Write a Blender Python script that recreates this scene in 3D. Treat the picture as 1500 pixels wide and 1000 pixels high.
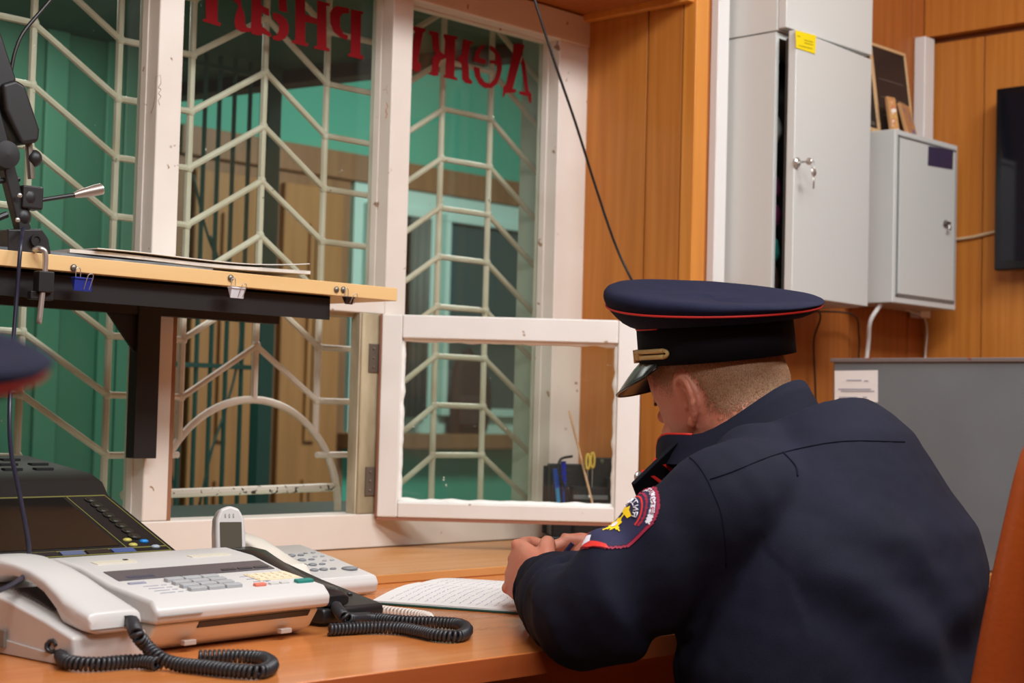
import bpy, bmesh, math, random
from mathutils import Vector, Matrix, noise
from mathutils.bvhtree import BVHTree
random.seed(7)
SC = bpy.context.scene
for o in list(bpy.data.objects): bpy.data.objects.remove(o)
COL = SC.collection
V = Vector

# ------------------------------------------------------------------ camera
CAM = V((0, 0, 1.04)); FPX = 2350.0
ANG = math.radians(44.1); PIT = math.radians(2.46); ROL = math.radians(1.5)
F0 = V((math.cos(ANG), math.sin(ANG), 0)); R0 = V((math.sin(ANG), -math.cos(ANG), 0))
FW = F0 * math.cos(PIT) + V((0, 0, math.sin(PIT)))
U0 = R0.cross(FW)
UP = U0 * math.cos(ROL) - R0 * math.sin(ROL)
RT = R0 * math.cos(ROL) + U0 * math.sin(ROL)
cd = bpy.data.cameras.new('camera'); cam = bpy.data.objects.new('camera', cd); COL.objects.link(cam)
M = Matrix((RT, UP, -FW)).transposed().to_4x4(); M.translation = CAM; cam.matrix_world = M
cd.sensor_width = 22.3; cd.lens = FPX / 1500 * 22.3; cd.clip_start = 0.02
cd.dof.use_dof = True; cd.dof.focus_distance = 2.25; cd.dof.aperture_fstop = 4.0
SC.camera = cam
def ray(px, py): return FW + RT * ((px - 750) / FPX) - UP * ((py - 500) / FPX)
def atY(px, py, Y): d = ray(px, py); return CAM + d * ((Y - CAM.y) / d.y)
def atX(px, py, X): d = ray(px, py); return CAM + d * ((X - CAM.x) / d.x)
def atZ(px, py, Z): d = ray(px, py); return CAM + d * ((Z - CAM.z) / d.z)
def atD(px, py, D): return CAM + ray(px, py) * D

# ------------------------------------------------------------------ world, lights, exposure
W = bpy.data.worlds.new('world'); SC.world = W; W.use_nodes = True
W.node_tree.nodes['Background'].inputs[0].default_value = (0.95, 0.98, 1.0, 1)
W.node_tree.nodes['Background'].inputs[1].default_value = 0.32
def area(name, loc, target, sx, sy, power, color=(0.94, 0.985, 1.0)):
    l = bpy.data.lights.new(name, 'AREA'); l.shape = 'RECTANGLE'; l.size = sx; l.size_y = sy
    l.energy = power; l.color = color
    o = bpy.data.objects.new(name, l); COL.objects.link(o); o.location = loc
    o.rotation_euler = (V(target) - V(loc)).to_track_quat('-Z', 'Y').to_euler(); return o
area('ceiling_lamp_light', (1.25, 0.75, 2.60), (1.5, 1.2, 0), 1.1, 0.35, 26)
area('ceiling_lamp_light', (2.45, 0.55, 2.60), (2.5, 1.3, 0.6), 0.9, 0.4, 24)
area('ceiling_lamp_light', (0.1, -0.4, 2.60), (0.6, 0.3, 0), 1.1, 0.5, 25)
area('corridor_light', (4.0, 3.35, 2.62), (4.0, 3.7, 0), 0.9, 0.5, 40, (1.0, .98, 0.94))
area('corridor_light', (1.75, 3.05, 1.90), (1.7, 3.3, 0), 0.5, 0.25, 4.2, (1.0, .98, .94))  # fill light added under the soffit to brighten the left pane; no known lamp
SC.view_settings.view_transform = 'Standard'; SC.view_settings.look = 'None'
SC.view_settings.exposure = 0.40; SC.view_settings.gamma = 1.0; SC.view_settings.use_curve_mapping = False
try:
    SC.cycles.max_bounces = 8; SC.cycles.transparent_max_bounces = 16; SC.cycles.use_denoising = True
except Exception: pass

# ------------------------------------------------------------------ materials
def s2l(c): return tuple(((x / 255) / 12.92 if x / 255 <= 0.04045 else ((x / 255 + 0.055) / 1.055) ** 2.4) for x in c)
MATS = {}
def mat(name, rgb, rough=0.5, metal=0.0, rgb2=None, scale=8.0, stretch=(1, 1, 1), bump=0.0, bscale=120.0,
        spots=None, spot_scale=60, spot_amt=0.3, coat=0.0, spec=0.5, detail=4, lo=0.35, hi=0.7):
    if name in MATS: return MATS[name]
    m = bpy.data.materials.new(name); m.use_nodes = True; nt = m.node_tree; N = nt.nodes; L = nt.links
    b = N['Principled BSDF']; c1 = (*s2l(rgb), 1)
    b.inputs['Base Color'].default_value = c1; b.inputs['Roughness'].default_value = rough
    b.inputs['Metallic'].default_value = metal; b.inputs['Coat Weight'].default_value = coat
    b.inputs['Specular IOR Level'].default_value = spec
    m.diffuse_color = c1
    tc = N.new('ShaderNodeTexCoord'); out = None
    if rgb2 is not None:
        mp = N.new('ShaderNodeMapping'); mp.inputs['Scale'].default_value = stretch
        L.new(tc.outputs['Object'], mp.inputs[0])
        nz = N.new('ShaderNodeTexNoise'); nz.inputs['Scale'].default_value = scale; nz.inputs['Detail'].default_value = detail
        L.new(mp.outputs[0], nz.inputs['Vector'])
        r = N.new('ShaderNodeValToRGB'); r.color_ramp.elements[0].position = lo; r.color_ramp.elements[1].position = hi
        r.color_ramp.elements[0].color = c1; r.color_ramp.elements[1].color = (*s2l(rgb2), 1)
        L.new(nz.outputs[0], r.inputs[0]); out = r.outputs[0]; L.new(out, b.inputs['Base Color'])
    if spots is not None:
        n2 = N.new('ShaderNodeTexNoise'); n2.inputs['Scale'].default_value = spot_scale; n2.inputs['Detail'].default_value = 3
        L.new(tc.outputs['Object'], n2.inputs['Vector'])
        r2 = N.new('ShaderNodeValToRGB'); r2.color_ramp.elements[0].position = 0.5 + spot_amt * 0.5; r2.color_ramp.elements[1].position = 0.52 + spot_amt * 0.5
        L.new(n2.outputs[0], r2.inputs[0])
        mx = N.new('ShaderNodeMix'); mx.data_type = 'RGBA'
        if out: L.new(out, mx.inputs[6])
        else: mx.inputs[6].default_value = c1
        mx.inputs[7].default_value = (*s2l(spots), 1); L.new(r2.outputs[0], mx.inputs[0]); L.new(mx.outputs[2], b.inputs['Base Color'])
    if bump:
        n3 = N.new('ShaderNodeTexNoise'); n3.inputs['Scale'].default_value = bscale; n3.inputs['Detail'].default_value = 3
        L.new(tc.outputs['Object'], n3.inputs['Vector'])
        bp = N.new('ShaderNodeBump'); bp.inputs['Strength'].default_value = bump; bp.inputs['Distance'].default_value = 0.002
        L.new(n3.outputs[0], bp.inputs['Height']); L.new(bp.outputs[0], b.inputs['Normal'])
    MATS[name] = m; return m
def glass_mat(name, tint, refl=0.03, dirt=0.0, dirt_rgb=(220, 225, 215), base_dirt=0.03):
    m = bpy.data.materials.new(name); m.use_nodes = True; nt = m.node_tree; N = nt.nodes; L = nt.links
    N.remove(N['Principled BSDF']); out = N['Material Output']
    tr = N.new('ShaderNodeBsdfTransparent'); tr.inputs[0].default_value = (*s2l(tint), 1)
    gl = N.new('ShaderNodeBsdfGlossy'); gl.inputs['Roughness'].default_value = 0.03
    lw = N.new('ShaderNodeLayerWeight'); lw.inputs[0].default_value = 0.5
    pw = N.new('ShaderNodeMath'); pw.operation = 'POWER'; pw.inputs[1].default_value = 5; L.new(lw.outputs['Facing'], pw.inputs[0])
    ml = N.new('ShaderNodeMath'); ml.operation = 'MULTIPLY_ADD'; ml.inputs[1].default_value = 0.9; ml.inputs[2].default_value = refl; L.new(pw.outputs[0], ml.inputs[0])
    mx = N.new('ShaderNodeMixShader'); L.new(ml.outputs[0], mx.inputs[0]); L.new(tr.outputs[0], mx.inputs[1]); L.new(gl.outputs[0], mx.inputs[2])
    df = N.new('ShaderNodeBsdfDiffuse'); df.inputs[0].default_value = (*s2l(dirt_rgb), 1)
    tc = N.new('ShaderNodeTexCoord'); nz = N.new('ShaderNodeTexNoise'); nz.inputs['Scale'].default_value = 70; nz.inputs['Detail'].default_value = 2
    L.new(tc.outputs['Object'], nz.inputs['Vector'])
    r = N.new('ShaderNodeMapRange'); r.inputs[1].default_value = 0.76; r.inputs[2].default_value = 0.80
    r.inputs[3].default_value = base_dirt; r.inputs[4].default_value = base_dirt + dirt
    L.new(nz.outputs[0], r.inputs[0])
    m2 = N.new('ShaderNodeMixShader'); L.new(r.outputs[0], m2.inputs[0]); L.new(mx.outputs[0], m2.inputs[1]); L.new(df.outputs[0], m2.inputs[2])
    L.new(m2.outputs[0], out.inputs[0]); MATS[name] = m; return m
paint = mat('white_window_paint', (231, 221, 212), 0.42, rgb2=(221, 209, 197), scale=5, bump=0.12, bscale=45, spots=(158, 124, 98), spot_scale=30, spot_amt=0.40)
paint_c = mat('white_casement_paint', (236, 231, 226), 0.38, rgb2=(228, 221, 214), scale=6, bump=0.15, bscale=60, spots=(176, 148, 128), spot_scale=34, spot_amt=0.42)
paint_dirty = mat('aged_cream_paint', (196, 182, 150), 0.6, rgb2=(120, 104, 78), scale=14, stretch=(1, 1, .25), bump=0.4, bscale=70)
grille_m = mat('grille_cream_paint', (228, 215, 202), 0.45, rgb2=(210, 193, 174), scale=12, bump=0.25, bscale=90, spots=(96, 62, 42), spot_scale=70, spot_amt=0.46)
grille_chip = mat('grille_chipped_paint', (222, 212, 196), 0.45, bump=0.25, spots=(50, 32, 26), spot_scale=85, spot_amt=0.22)
lam = mat('orange_wood_laminate', (196, 124, 54), 0.42, rgb2=(180, 108, 42), scale=7, stretch=(9, 9, .35), spec=0.35)
lam_d = mat('orange_wood_laminate_deep', (180, 106, 50), 0.45, rgb2=(164, 92, 40), scale=7, stretch=(9, 9, .35), spec=0.3)
lam_l = mat('light_wood_trim', (218, 142, 58), 0.4, rgb2=(204, 126, 46), scale=8, stretch=(8, 8, .3))
joint_m = mat('panel_joint_brown', (120, 66, 26), 0.6)
desk_m = mat('desk_wood_laminate', (206, 128, 70), 0.22, rgb2=(192, 112, 56), scale=6, stretch=(.5, 7, 1), spec=0.5, coat=0.15)
desk_e = mat('desk_edge_wood', (178, 92, 48), 0.35, rgb2=(160, 78, 38), scale=6, stretch=(.4, 4, 4))
sill_m = mat('sill_board_wood', (206, 146, 88), 0.35, rgb2=(194, 130, 72), scale=6, stretch=(.5, 7, 1), spots=(236, 220, 198), spot_scale=40, spot_amt=0.5)
shelf_m = mat('beech_shelf_edge', (232, 192, 136), 0.4, rgb2=(226, 182, 124), scale=6, stretch=(.4, 5, 5))
black_st = mat('black_painted_steel', (24, 20, 20), 0.5, bump=0.1, bscale=30)
cab_m = mat('light_grey_cabinet_enamel', (206, 207, 203), 0.35, bump=0.04, bscale=300)
cab_in = mat('cabinet_inner_dark', (60, 58, 56), 0.7)
dark_in = mat('dark_interior', (22, 20, 22), 0.8)
metal = mat('nickel_metal', (206, 204, 200), 0.3, metal=.8)
metal_d = mat('worn_steel', (135, 128, 118), 0.45, metal=0.9)
safe_m = mat('grey_safe_enamel', (112, 117, 120), 0.4, rgb2=(104, 108, 112), scale=5, bump=0.06, bscale=80, spots=(150, 148, 146), spot_scale=18, spot_amt=0.5)
rust_m = mat('rusty_edge', (112, 100, 98), 0.6, spots=(120, 58, 48), spot_scale=40, spot_amt=0.34)
paper = mat('white_paper', (232, 228, 224), 0.8)
paper_old = mat('off_white_newsprint', (214, 206, 198), 0.85, rgb2=(190, 184, 180), scale=40)
tv_m = mat('black_tv_plastic', (14, 14, 18), 0.25)
tv_s = mat('tv_screen_glass', (18, 20, 28), 0.08)
turq = mat('turquoise_wall_paint', (74, 172, 150), 0.6, rgb2=(68, 164, 142), scale=2)
turq_lt = mat('pale_cyan_frame_paint', (176, 216, 210), 0.5)
turq_shaded = mat('shaded_turquoise_paint', (64, 124, 100), 0.6, rgb2=(56, 114, 92), scale=3, stretch=(4, 4, .4))  # turquoise wall in dimmer light, the shade mixed into its colour
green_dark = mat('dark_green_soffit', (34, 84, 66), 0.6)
brown_w = mat('corridor_brown_wood', (136, 104, 72), 0.5, rgb2=(120, 90, 62), scale=6, stretch=(5, 5, .5))
brown_d = mat('corridor_door_tan', (158, 120, 72), 0.5, rgb2=(144, 106, 62), scale=6, stretch=(5, 5, .4))
beam_m = mat('dark_brown_beam', (44, 30, 24), 0.6)
gate_m = mat('dark_green_gate_paint', (40, 78, 70), 0.5)
far_glass = mat('far_window_dark_glass', (58, 82, 84), 0.12)
curtain_m = mat('grey_curtain', (96, 112, 108), 0.8, rgb2=(60, 76, 76), scale=10, stretch=(8, 8, .2))
dark_coat = mat('dark_chair_fabric', (26, 24, 24), 0.8)
navy = mat('navy_uniform_cloth', (21, 22, 39), 0.85, rgb2=(18, 19, 33), scale=9, bump=0.25, bscale=900, spec=0.2)
navy_seam = mat('navy_seam_cloth', (19, 20, 34), 0.9, spec=0.1)
navy_cap = mat('navy_cap_cloth', (23, 25, 48), 0.9, rgb2=(20, 21, 42), scale=40, bump=0.3, bscale=700, spec=0.2)
black_band = mat('black_cap_band', (13, 13, 22), 0.85, spec=0.2)
visor_m = mat('black_patent_visor', (14, 13, 14), 0.22, spec=0.5)
red = mat('red_piping', (214, 42, 34), 0.6)
gold = mat('gold_braid', (216, 186, 122), 0.45, metal=0.15, bump=0.6, bscale=500)
def skin_mat():
    m = mat('skin', (214, 146, 120), 0.5, rgb2=(204, 122, 98), scale=18, bump=0.15, bscale=350)
    b = m.node_tree.nodes['Principled BSDF']
    b.inputs['Subsurface Weight'].default_value = 0.12; b.inputs['Subsurface Radius'].default_value = (0.012, 0.005, 0.003)
    return m
skin = skin_mat()
lip_m = mat('lip_skin', (176, 100, 88), 0.5); eye_m = mat('eye_white', (220, 214, 206), 0.2); iris_m = mat('iris_grey', (60, 66, 70), 0.2)
brow_m = mat('brow_hair', (120, 92, 66), 0.8)
white_pl = mat('white_phone_plastic', (206, 202, 199), 0.3)
cream_pl = mat('cream_fax_plastic', (226, 220, 208), 0.35)
grey_key = mat('grey_rubber_key', (168, 168, 170), 0.5)
dark_lcd = mat('dark_grey_display', (92, 88, 92), 0.2)
tan_pl = mat('beige_keypad_membrane', (222, 204, 172), 0.5)
teal = mat('teal_key', (40, 128, 118), 0.4); red_key = mat('salmon_key', (220, 120, 100), 0.5)
black_pl = mat('black_plastic', (30, 29, 31), 0.4)
cord_m = mat('black_cord_rubber', (46, 46, 50), 0.35); cord_w = mat('white_cord_rubber', (226, 214, 204), 0.4)
lcd_olive = mat('olive_lcd', (84, 80, 68), 0.25)
lettering = mat('red_window_lettering', (112, 5, 12), 0.8, spec=0.15)
yellow_st = mat('yellow_sticker', (240, 214, 20), 0.5); plate_m = mat('dark_violet_plate', (58, 50, 78), 0.4)
blue_pl = mat('blue_plastic', (28, 80, 190), 0.35); yellow_pl = mat('yellow_plastic', (214, 178, 60), 0.4)
pencil_m = mat('natural_wood_stick', (212, 168, 128), 0.6)
leather = mat('orange_brown_leather', (176, 82, 30), 0.32, rgb2=(160, 68, 24), scale=4, bump=0.2, bscale=130)
floor_m = mat('brown_linoleum', (122, 92, 68), 0.5, rgb2=(108, 80, 58), scale=6)
ceil_m = mat('white_ceiling_paint', (222, 218, 210), 0.8)
conduit = mat('white_conduit_plastic', (226, 222, 218), 0.4)
ink = mat('grey_ink', (150, 152, 168), 0.8); green_cov = mat('dark_green_cover', (24, 70, 62), 0.5)
trous = mat('navy_trouser_cloth', (24, 26, 44), 0.85); shoe_m = mat('black_shoe_leather', (18, 17, 17), 0.25)
maroon = mat('patch_crimson_thread', (150, 24, 58), 0.7); patch_navy = mat('patch_navy_thread', (30, 30, 66), 0.8)
patch_wh = mat('patch_white_thread', (224, 220, 230), 0.8); patch_ye = mat('patch_yellow_thread', (246, 206, 16), 0.7)
glassW = glass_mat('window_glass', (245, 249, 245), dirt=0.35, base_dirt=0.006)
glassC = glass_mat('casement_glass', (246, 248, 245), dirt=0.8, base_dirt=0.012)
cyan_pl = mat('blue_cyan_plastic', (40, 150, 210), 0.4)

# ------------------------------------------------------------------ helpers
class MB:
    def __init__(s): s.v = []; s.f = []
    def add(s, vs, fs):
        n = len(s.v); s.v += [V(p) for p in vs]; s.f += [tuple(i + n for i in f) for f in fs]; return s
    def box(s, lo, hi, R=None, C=None):
        x0, y0, z0 = lo; x1, y1, z1 = hi
        vs = [V(p) for p in ((x0, y0, z0), (x1, y0, z0), (x1, y1, z0), (x0, y1, z0), (x0, y0, z1), (x1, y0, z1), (x1, y1, z1), (x0, y1, z1))]
        if R is not None:
            C = V(C) if C is not None else V((0, 0, 0)); vs = [R @ p + C for p in vs]
        return s.add(vs, [(0, 3, 2, 1), (4, 5, 6, 7), (0, 1, 5, 4), (1, 2, 6, 5), (2, 3, 7, 6), (3, 0, 4, 7)])
    def beam(s, p0, p1, w, h, up=(0, 0, 1)):
        p0 = V(p0); p1 = V(p1); d = (p1 - p0).normalized(); a = d.cross(V(up)).normalized(); b = a.cross(d)
        a *= w / 2; b *= h / 2
        return s.add([p0 - a - b, p0 + a - b, p0 + a + b, p0 - a + b, p1 - a - b, p1 + a - b, p1 + a + b, p1 - a + b],
                     [(0, 3, 2, 1), (4, 5, 6, 7), (0, 1, 5, 4), (1, 2, 6, 5), (2, 3, 7, 6), (3, 0, 4, 7)])
    def loft(s, rings, caps=True, closed=False):
        n = len(rings[0]); fs = []; vs = [p for r in rings for p in r]; m = len(rings)
        for i in range(m if closed else m - 1):
            for j in range(n):
                a = i * n; b = ((i + 1) % m) * n; fs.append((a + j, a + (j + 1) % n, b + (j + 1) % n, b + j))
        if caps and not closed: fs.append(tuple(range(n - 1, -1, -1))); fs.append(tuple((m - 1) * n + j for j in range(n)))
        return s.add(vs, fs)
    def tube(s, pts, r, seg=8, closed=False, flat=1.0, up=None):
        pts = [V(p) for p in pts]; n = len(pts)
        rs = r if isinstance(r, (list, tuple)) else [r] * n
        rings = []; a = None
        for i, p in enumerate(pts):
            if closed: t = (pts[(i + 1) % n] - pts[i - 1]).normalized()
            else: t = (pts[min(i + 1, n - 1)] - pts[max(i - 1, 0)]).normalized()
            if a is None:
                q = V(up) if up is not None else (V((0, 0, 1)) if abs(t.z) < 0.9 else V((1, 0, 0)))
                a = t.cross(q).normalized()
            else: a = (a - t * a.dot(t)).normalized()
            b = a.cross(t)
            rings.append([p + (a * math.cos(2 * math.pi * k / seg) + b * flat * math.sin(2 * math.pi * k / seg)) * rs[i] for k in range(seg)])
        return s.loft(rings, closed=closed)
    def ell(s, c, a, b, rz, rh=1, seg=24, rr=None): pass
    def sphere(s, c, r, sc=(1, 1, 1), seg=12, rn=8, R=None):
        c = V(c); rings = []
        for i in range(1, rn):
            th = math.pi * i / rn
            ring = []
            for k in range(seg):
                p = V((math.sin(th) * math.cos(2 * math.pi * k / seg) * sc[0], math.sin(th) * math.sin(2 * math.pi * k / seg) * sc[1], math.cos(th) * sc[2])) * r
                ring.append(c + (R @ p if R is not None else p))
            rings.append(ring)
        return s.loft(rings)
    def lathe(s, c, prof, axis=(0, 0, 1), seg=20):
        ax = V(axis).normalized(); q = V((0, 0, 1)) if abs(ax.z) < 0.9 else V((1, 0, 0)); a = ax.cross(q).normalized(); b = ax.cross(a); c = V(c)
        return s.loft([[c + ax * h + (a * math.cos(2 * math.pi * k / seg) + b * math.sin(2 * math.pi * k / seg)) * max(r, 1e-5) for k in range(seg)] for r, h in prof])
    def prism(s, poly, off):
        n = len(poly); off = V(off); a = [V(p) for p in poly]
        return s.add(a + [p + off for p in a], [tuple(range(n - 1, -1, -1)), tuple(range(n, 2 * n))] + [(i, (i + 1) % n, (i + 1) % n + n, i + n) for i in range(n)])
    def build(s, name, m, parent=None, bevel=0.0, smooth=None, seg=2):
        me = bpy.data.meshes.new(name); org = V((0, 0, 0))
        if parent is not None: org = WORLD[parent.name]
        else:
            lo = V((min(p.x for p in s.v), min(p.y for p in s.v), min(p.z for p in s.v))); hi = V((max(p.x for p in s.v), max(p.y for p in s.v), 0))
            org = V(((lo.x + hi.x) / 2, (lo.y + hi.y) / 2, lo.z))
        me.from_pydata([p - org for p in s.v], [], s.f); me.materials.append(m)
        bm = bmesh.new(); bm.from_mesh(me); bmesh.ops.recalc_face_normals(bm, faces=bm.faces); bm.to_mesh(me); bm.free()
        o = bpy.data.objects.new(name, me); COL.objects.link(o)
        if smooth is None: smooth = not bevel and len(s.f) > 40
        if smooth or bevel:
            me.shade_smooth()
            if bevel or smooth == 'auto':
                me.set_sharp_from_angle(angle=math.radians(35))
        if bevel:
            b = o.modifiers.new('bevel', 'BEVEL'); b.width = bevel; b.segments = seg; b.limit_method = 'ANGLE'; b.angle_limit = math.radians(35)
            b.harden_normals = True
        if parent is not None: o.parent = parent
        else: o.location = org
        WORLD[o.name] = org
        return o
WORLD = {}
def ering0(c, ra, rb, n=24): return [V(c) + V((ra * math.cos(2 * math.pi * k / n), rb * math.sin(2 * math.pi * k / n), 0)) for k in range(n)]
def tag(o, label=None, cat=None, group=None, kind=None):
    if label: o['label'] = label
    if cat: o['category'] = cat
    if group: o['group'] = group
    if kind: o['kind'] = kind
    return o
def thing(name, loc, label=None, cat=None, group=None, kind=None):
    o = bpy.data.objects.new(name, None); o.empty_display_size = 0.05; COL.objects.link(o); o.location = loc; WORLD[o.name] = V(loc)
    return tag(o, label, cat, group, kind)
def copy_tree(o, parent=None):
    c = o.copy(); COL.objects.link(c); c.parent = parent; WORLD[c.name] = WORLD.get(o.name, V((0, 0, 0)))
    for ch in [x for x in o.children]: copy_tree(ch, c)
    return c
def rotz(deg): return Matrix.Rotation(math.radians(deg), 3, 'Z')
def bez(pts, n=12):
    """smooth Catmull-Rom through pts"""
    pts = [V(p) for p in pts]; out = []; P = [pts[0] * 2 - pts[1]] + pts + [pts[-1] * 2 - pts[-2]]
    for i in range(1, len(P) - 2):
        for k in range(n):
            t = k / n; a, b, c, d = P[i - 1], P[i], P[i + 1], P[i + 2]
            out.append(0.5 * ((2 * b) + (c - a) * t + (2 * a - 5 * b + 4 * c - d) * t * t + (3 * b - a - 3 * c + d) * t ** 3))
    out.append(pts[-1]); return out
def coil(path, R, r, turns_per_m, seg=6, per=9):
    path = [V(p) for p in path]; L = [0]
    for a, b in zip(path, path[1:]): L.append(L[-1] + (b - a).length)
    tot = L[-1]; n = int(tot * turns_per_m * per); pts = []; j = 0
    for i in range(n + 1):
        d = tot * i / n
        while j < len(L) - 2 and L[j + 1] < d: j += 1
        f = (d - L[j]) / max(L[j + 1] - L[j], 1e-9); p = path[j].lerp(path[j + 1], f)
        t0 = (path[min(j + 1, len(path) - 1)] - path[max(j - 1, 0)]).normalized(); t1 = (path[min(j + 2, len(path) - 1)] - path[j]).normalized()
        t = t0.lerp(t1, f).normalized(); a = t.cross(V((0, 0, 1))).normalized(); b = a.cross(t)
        th = 2 * math.pi * i / per; pts.append(p + (a * math.cos(th) + b * math.sin(th)) * R)
    return MB().tube(pts, r, seg)
def strokes_text(text, height):
    """flat stroke glyphs: returns list of segments ((x0,y0),(x1,y1)) and advance; y in 0..height"""
    G = {'Р': [(0, 0, 0, 1), (0, 1, .5, 1), (.5, 1, .5, .5), (.5, .5, 0, .5)], 'О': [(0, 0, 0, 1), (0, 1, .5, 1), (.5, 1, .5, 0), (.5, 0, 0, 0)],
         'С': [(.5, 1, 0, 1), (0, 1, 0, 0), (0, 0, .5, 0)], 'И': [(0, 0, 0, 1), (0, 0, .5, 1), (.5, 0, .5, 1)],
         'Я': [(.5, 0, .5, 1), (.5, 1, 0, 1), (0, 1, 0, .5), (0, .5, .5, .5), (.2, .5, 0, 0)], 'П': [(0, 0, 0, 1), (0, 1, .5, 1), (.5, 1, .5, 0)],
         'Л': [(0, 0, .25, 1), (.25, 1, .5, 0)], 'Ц': [(0, 1, 0, 0), (0, 0, .5, 0), (.5, 1, .5, -.15)]}
    out = []; x = 0
    for ch in text:
        for a, b, c, d in G.get(ch, []): out.append(((x + a) * height, b * height, (x + c) * height, d * height))
        x += .78
    return out, (x - .28) * height

# ================================================================== ROOM SHELL
YW = 2.40; XA = 2.69; YB = 2.10; XC = 3.67; YF = 5.0; CZ = 2.70
def struct(name, mb, m, parent=None, bevel=0.0, label=None):
    o = mb.build(name, m, parent, bevel)
    if parent is None: tag(o, label, None, None, 'structure')
    return o
struct('floor', MB().box((-1.2, -1.6, -0.05), (6.4, 5.1, 0)), floor_m, label='brown linoleum floor of the duty room and corridor')
# ceiling of the duty room; the area lights below it have no modelled fittings
struct('ceiling', MB().box((-1.2, -1.6, CZ), (6.4, 5.1, CZ + .05)), ceil_m, label='plain white ceiling high over the room')
# window wall: masonry under and left of the window, outer reveals
struct('wall_window', MB().box((-1.2, YW + .005, 0), (XA, 2.60, .765)).box((-1.2, YW + .005, .765), (.98, 2.60, 1.93)).box((-1.2, YW + .005, 1.93), (XA + .0, 2.60, CZ)), paint, label='white wall below and around the guard window')
struct('wall_window_reveal', MB().box((XA + .004, YB + .05, 0), (2.95, 2.60, CZ)), mat('greenish_white_reveal', (188, 198, 184), .6), label='plastered end of the wall right of the window')
# wall A (orange panel right of the window)
wa = struct('wall_alcove', MB().box((XA, YB + .01, 0), (XA + .003, YW + .1, CZ)), joint_m, label='narrow orange wood-panelled wall right of the window')
for y0, y1 in ((2.112, 2.205), (2.209, 2.42)): MB().box((XA - .012, y0, 0), (XA, y1, 1.926)).build('panel', lam, wa, .0012, seg=1)
struct('trim_1', MB().box((XA - .014, YB - .026, 0), (XA + .030, YB + .008, CZ)), lam_l, bevel=.002, label='light wooden corner post at the end of the panelled wall')
struct('trim_2', MB().box((.9, YB - .02, 1.93), (XA - .015, YW + .006, 1.965)).box((.9, YB - .02, 1.965), (XA - .015, YB, CZ)), lam_d, label='orange wood header above the guard window')
struct('trim_3', MB().box((XA - .034, YB - .02, 1.914), (XA - .014, YW - .005, 1.932)), lam_l, bevel=.003, label='wooden moulding under the header above the panelled wall')
# wall B behind the cabinets
wb = struct('wall_cabinets', MB().box((XA + .032, YB + .004, 0), (XC + .2, YB + .05, CZ)), joint_m, label='orange wood-panelled wall behind the grey wall cabinets')
for x0, x1 in ((XA + .033, 3.05), (3.054, 3.32), (3.324, 3.585), (3.589, XC - .002)): MB().box((x0, YB - .008, 0), (x1, YB + .004, CZ)).build('panel', lam_d, wb, .0012, seg=1)
# wall C with the television
wc = struct('wall_television', MB().box((XC + .004, -1.6, 0), (XC + .1, YB + .05, CZ)), joint_m, label='orange wood-panelled wall with the television')
e = [YB - .01, 1.93, 1.72, 1.50, 1.29, 1.0, .7, .4, .1, -.3]
for y1, y0 in zip(e, e[1:]):
    MB().box((XC - .008, y0 + .003, 0), (XC + .004, y1, 2.005)).build('panel', lam, wc, .0012, seg=1)
for y1, y0 in ((YB - .01, 1.66), (1.657, 1.2), (1.197, .6)):
    MB().box((XC - .026, y0, 2.02), (XC + .004, y1, CZ)).build('panel', lam, wc, .002, seg=1)
struct('wall_back', MB().box((-1.25, -1.65, 0), (XC + .1, -1.6, CZ)), lam_d, label='panelled wall behind the camera')
struct('wall_left', MB().box((-1.25, -1.6, 0), (-1.2, 5.1, CZ)), lam_d, label='panelled wall at the left end of the room')

# ------------------------------------------------------------------ corridor beyond the window
XG = 2.02   # end of the shade-coloured side wall seen in the left pane
wf = struct('wall_corridor', MB().box((-1.2, YF, 0), (6.4, YF + .1, CZ)), turq, label='turquoise wall across the corridor')
struct('wall_corridor_end', MB().box((6.4, 2.6, 0), (6.5, 5.1, CZ)), turq, label='turquoise end wall of the corridor')
pl, pr = atY(247, 500, YF - .4), atY(190, 500, 3.6)
gx = pl.x
struct('wall_corridor_side', MB().box((.9, 3.50, 0), (atY(236, 600, 3.5).x, 3.62, CZ)), turq_shaded, label='corridor side wall behind the left pane, turquoise with shade in its colour')
for px, w in ((150, .05), (178, .035), (60, .06)):
    p = atY(px, 300, 3.49); MB().box((p.x, 3.485, 0), (p.x + w, 3.499, CZ)).build('pilaster', mat('lighter_green_strip', (72, 134, 110), .6), bpy.data.objects['wall_corridor_side'], .004)
# soffit with dark beam
a1, a2 = atZ(250, 130, 1.92), atZ(780, 66, 1.92)
dirv = (a2 - a1).normalized(); e0 = a1 - dirv * 1.2; e1 = a2
sof = MB().prism([(e0.x, e0.y, 1.93), (e1.x, 2.61, 1.93), (-.5, 2.61, 1.93), (-.5, e0.y, 1.93)], (0, 0, .5))
struct('ceiling_soffit', sof, green_dark, label='dark green lowered ceiling in the corridor')
bq = MB().beam(e0 + V((.03, 0, .02)), V((e1.x, e1.y, 1.94)) + V((.03, 0, 0)), .07, .09)
struct('trim_4', bq, beam_m, bevel=.004, label='dark brown beam along the edge of the green soffit')
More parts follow.
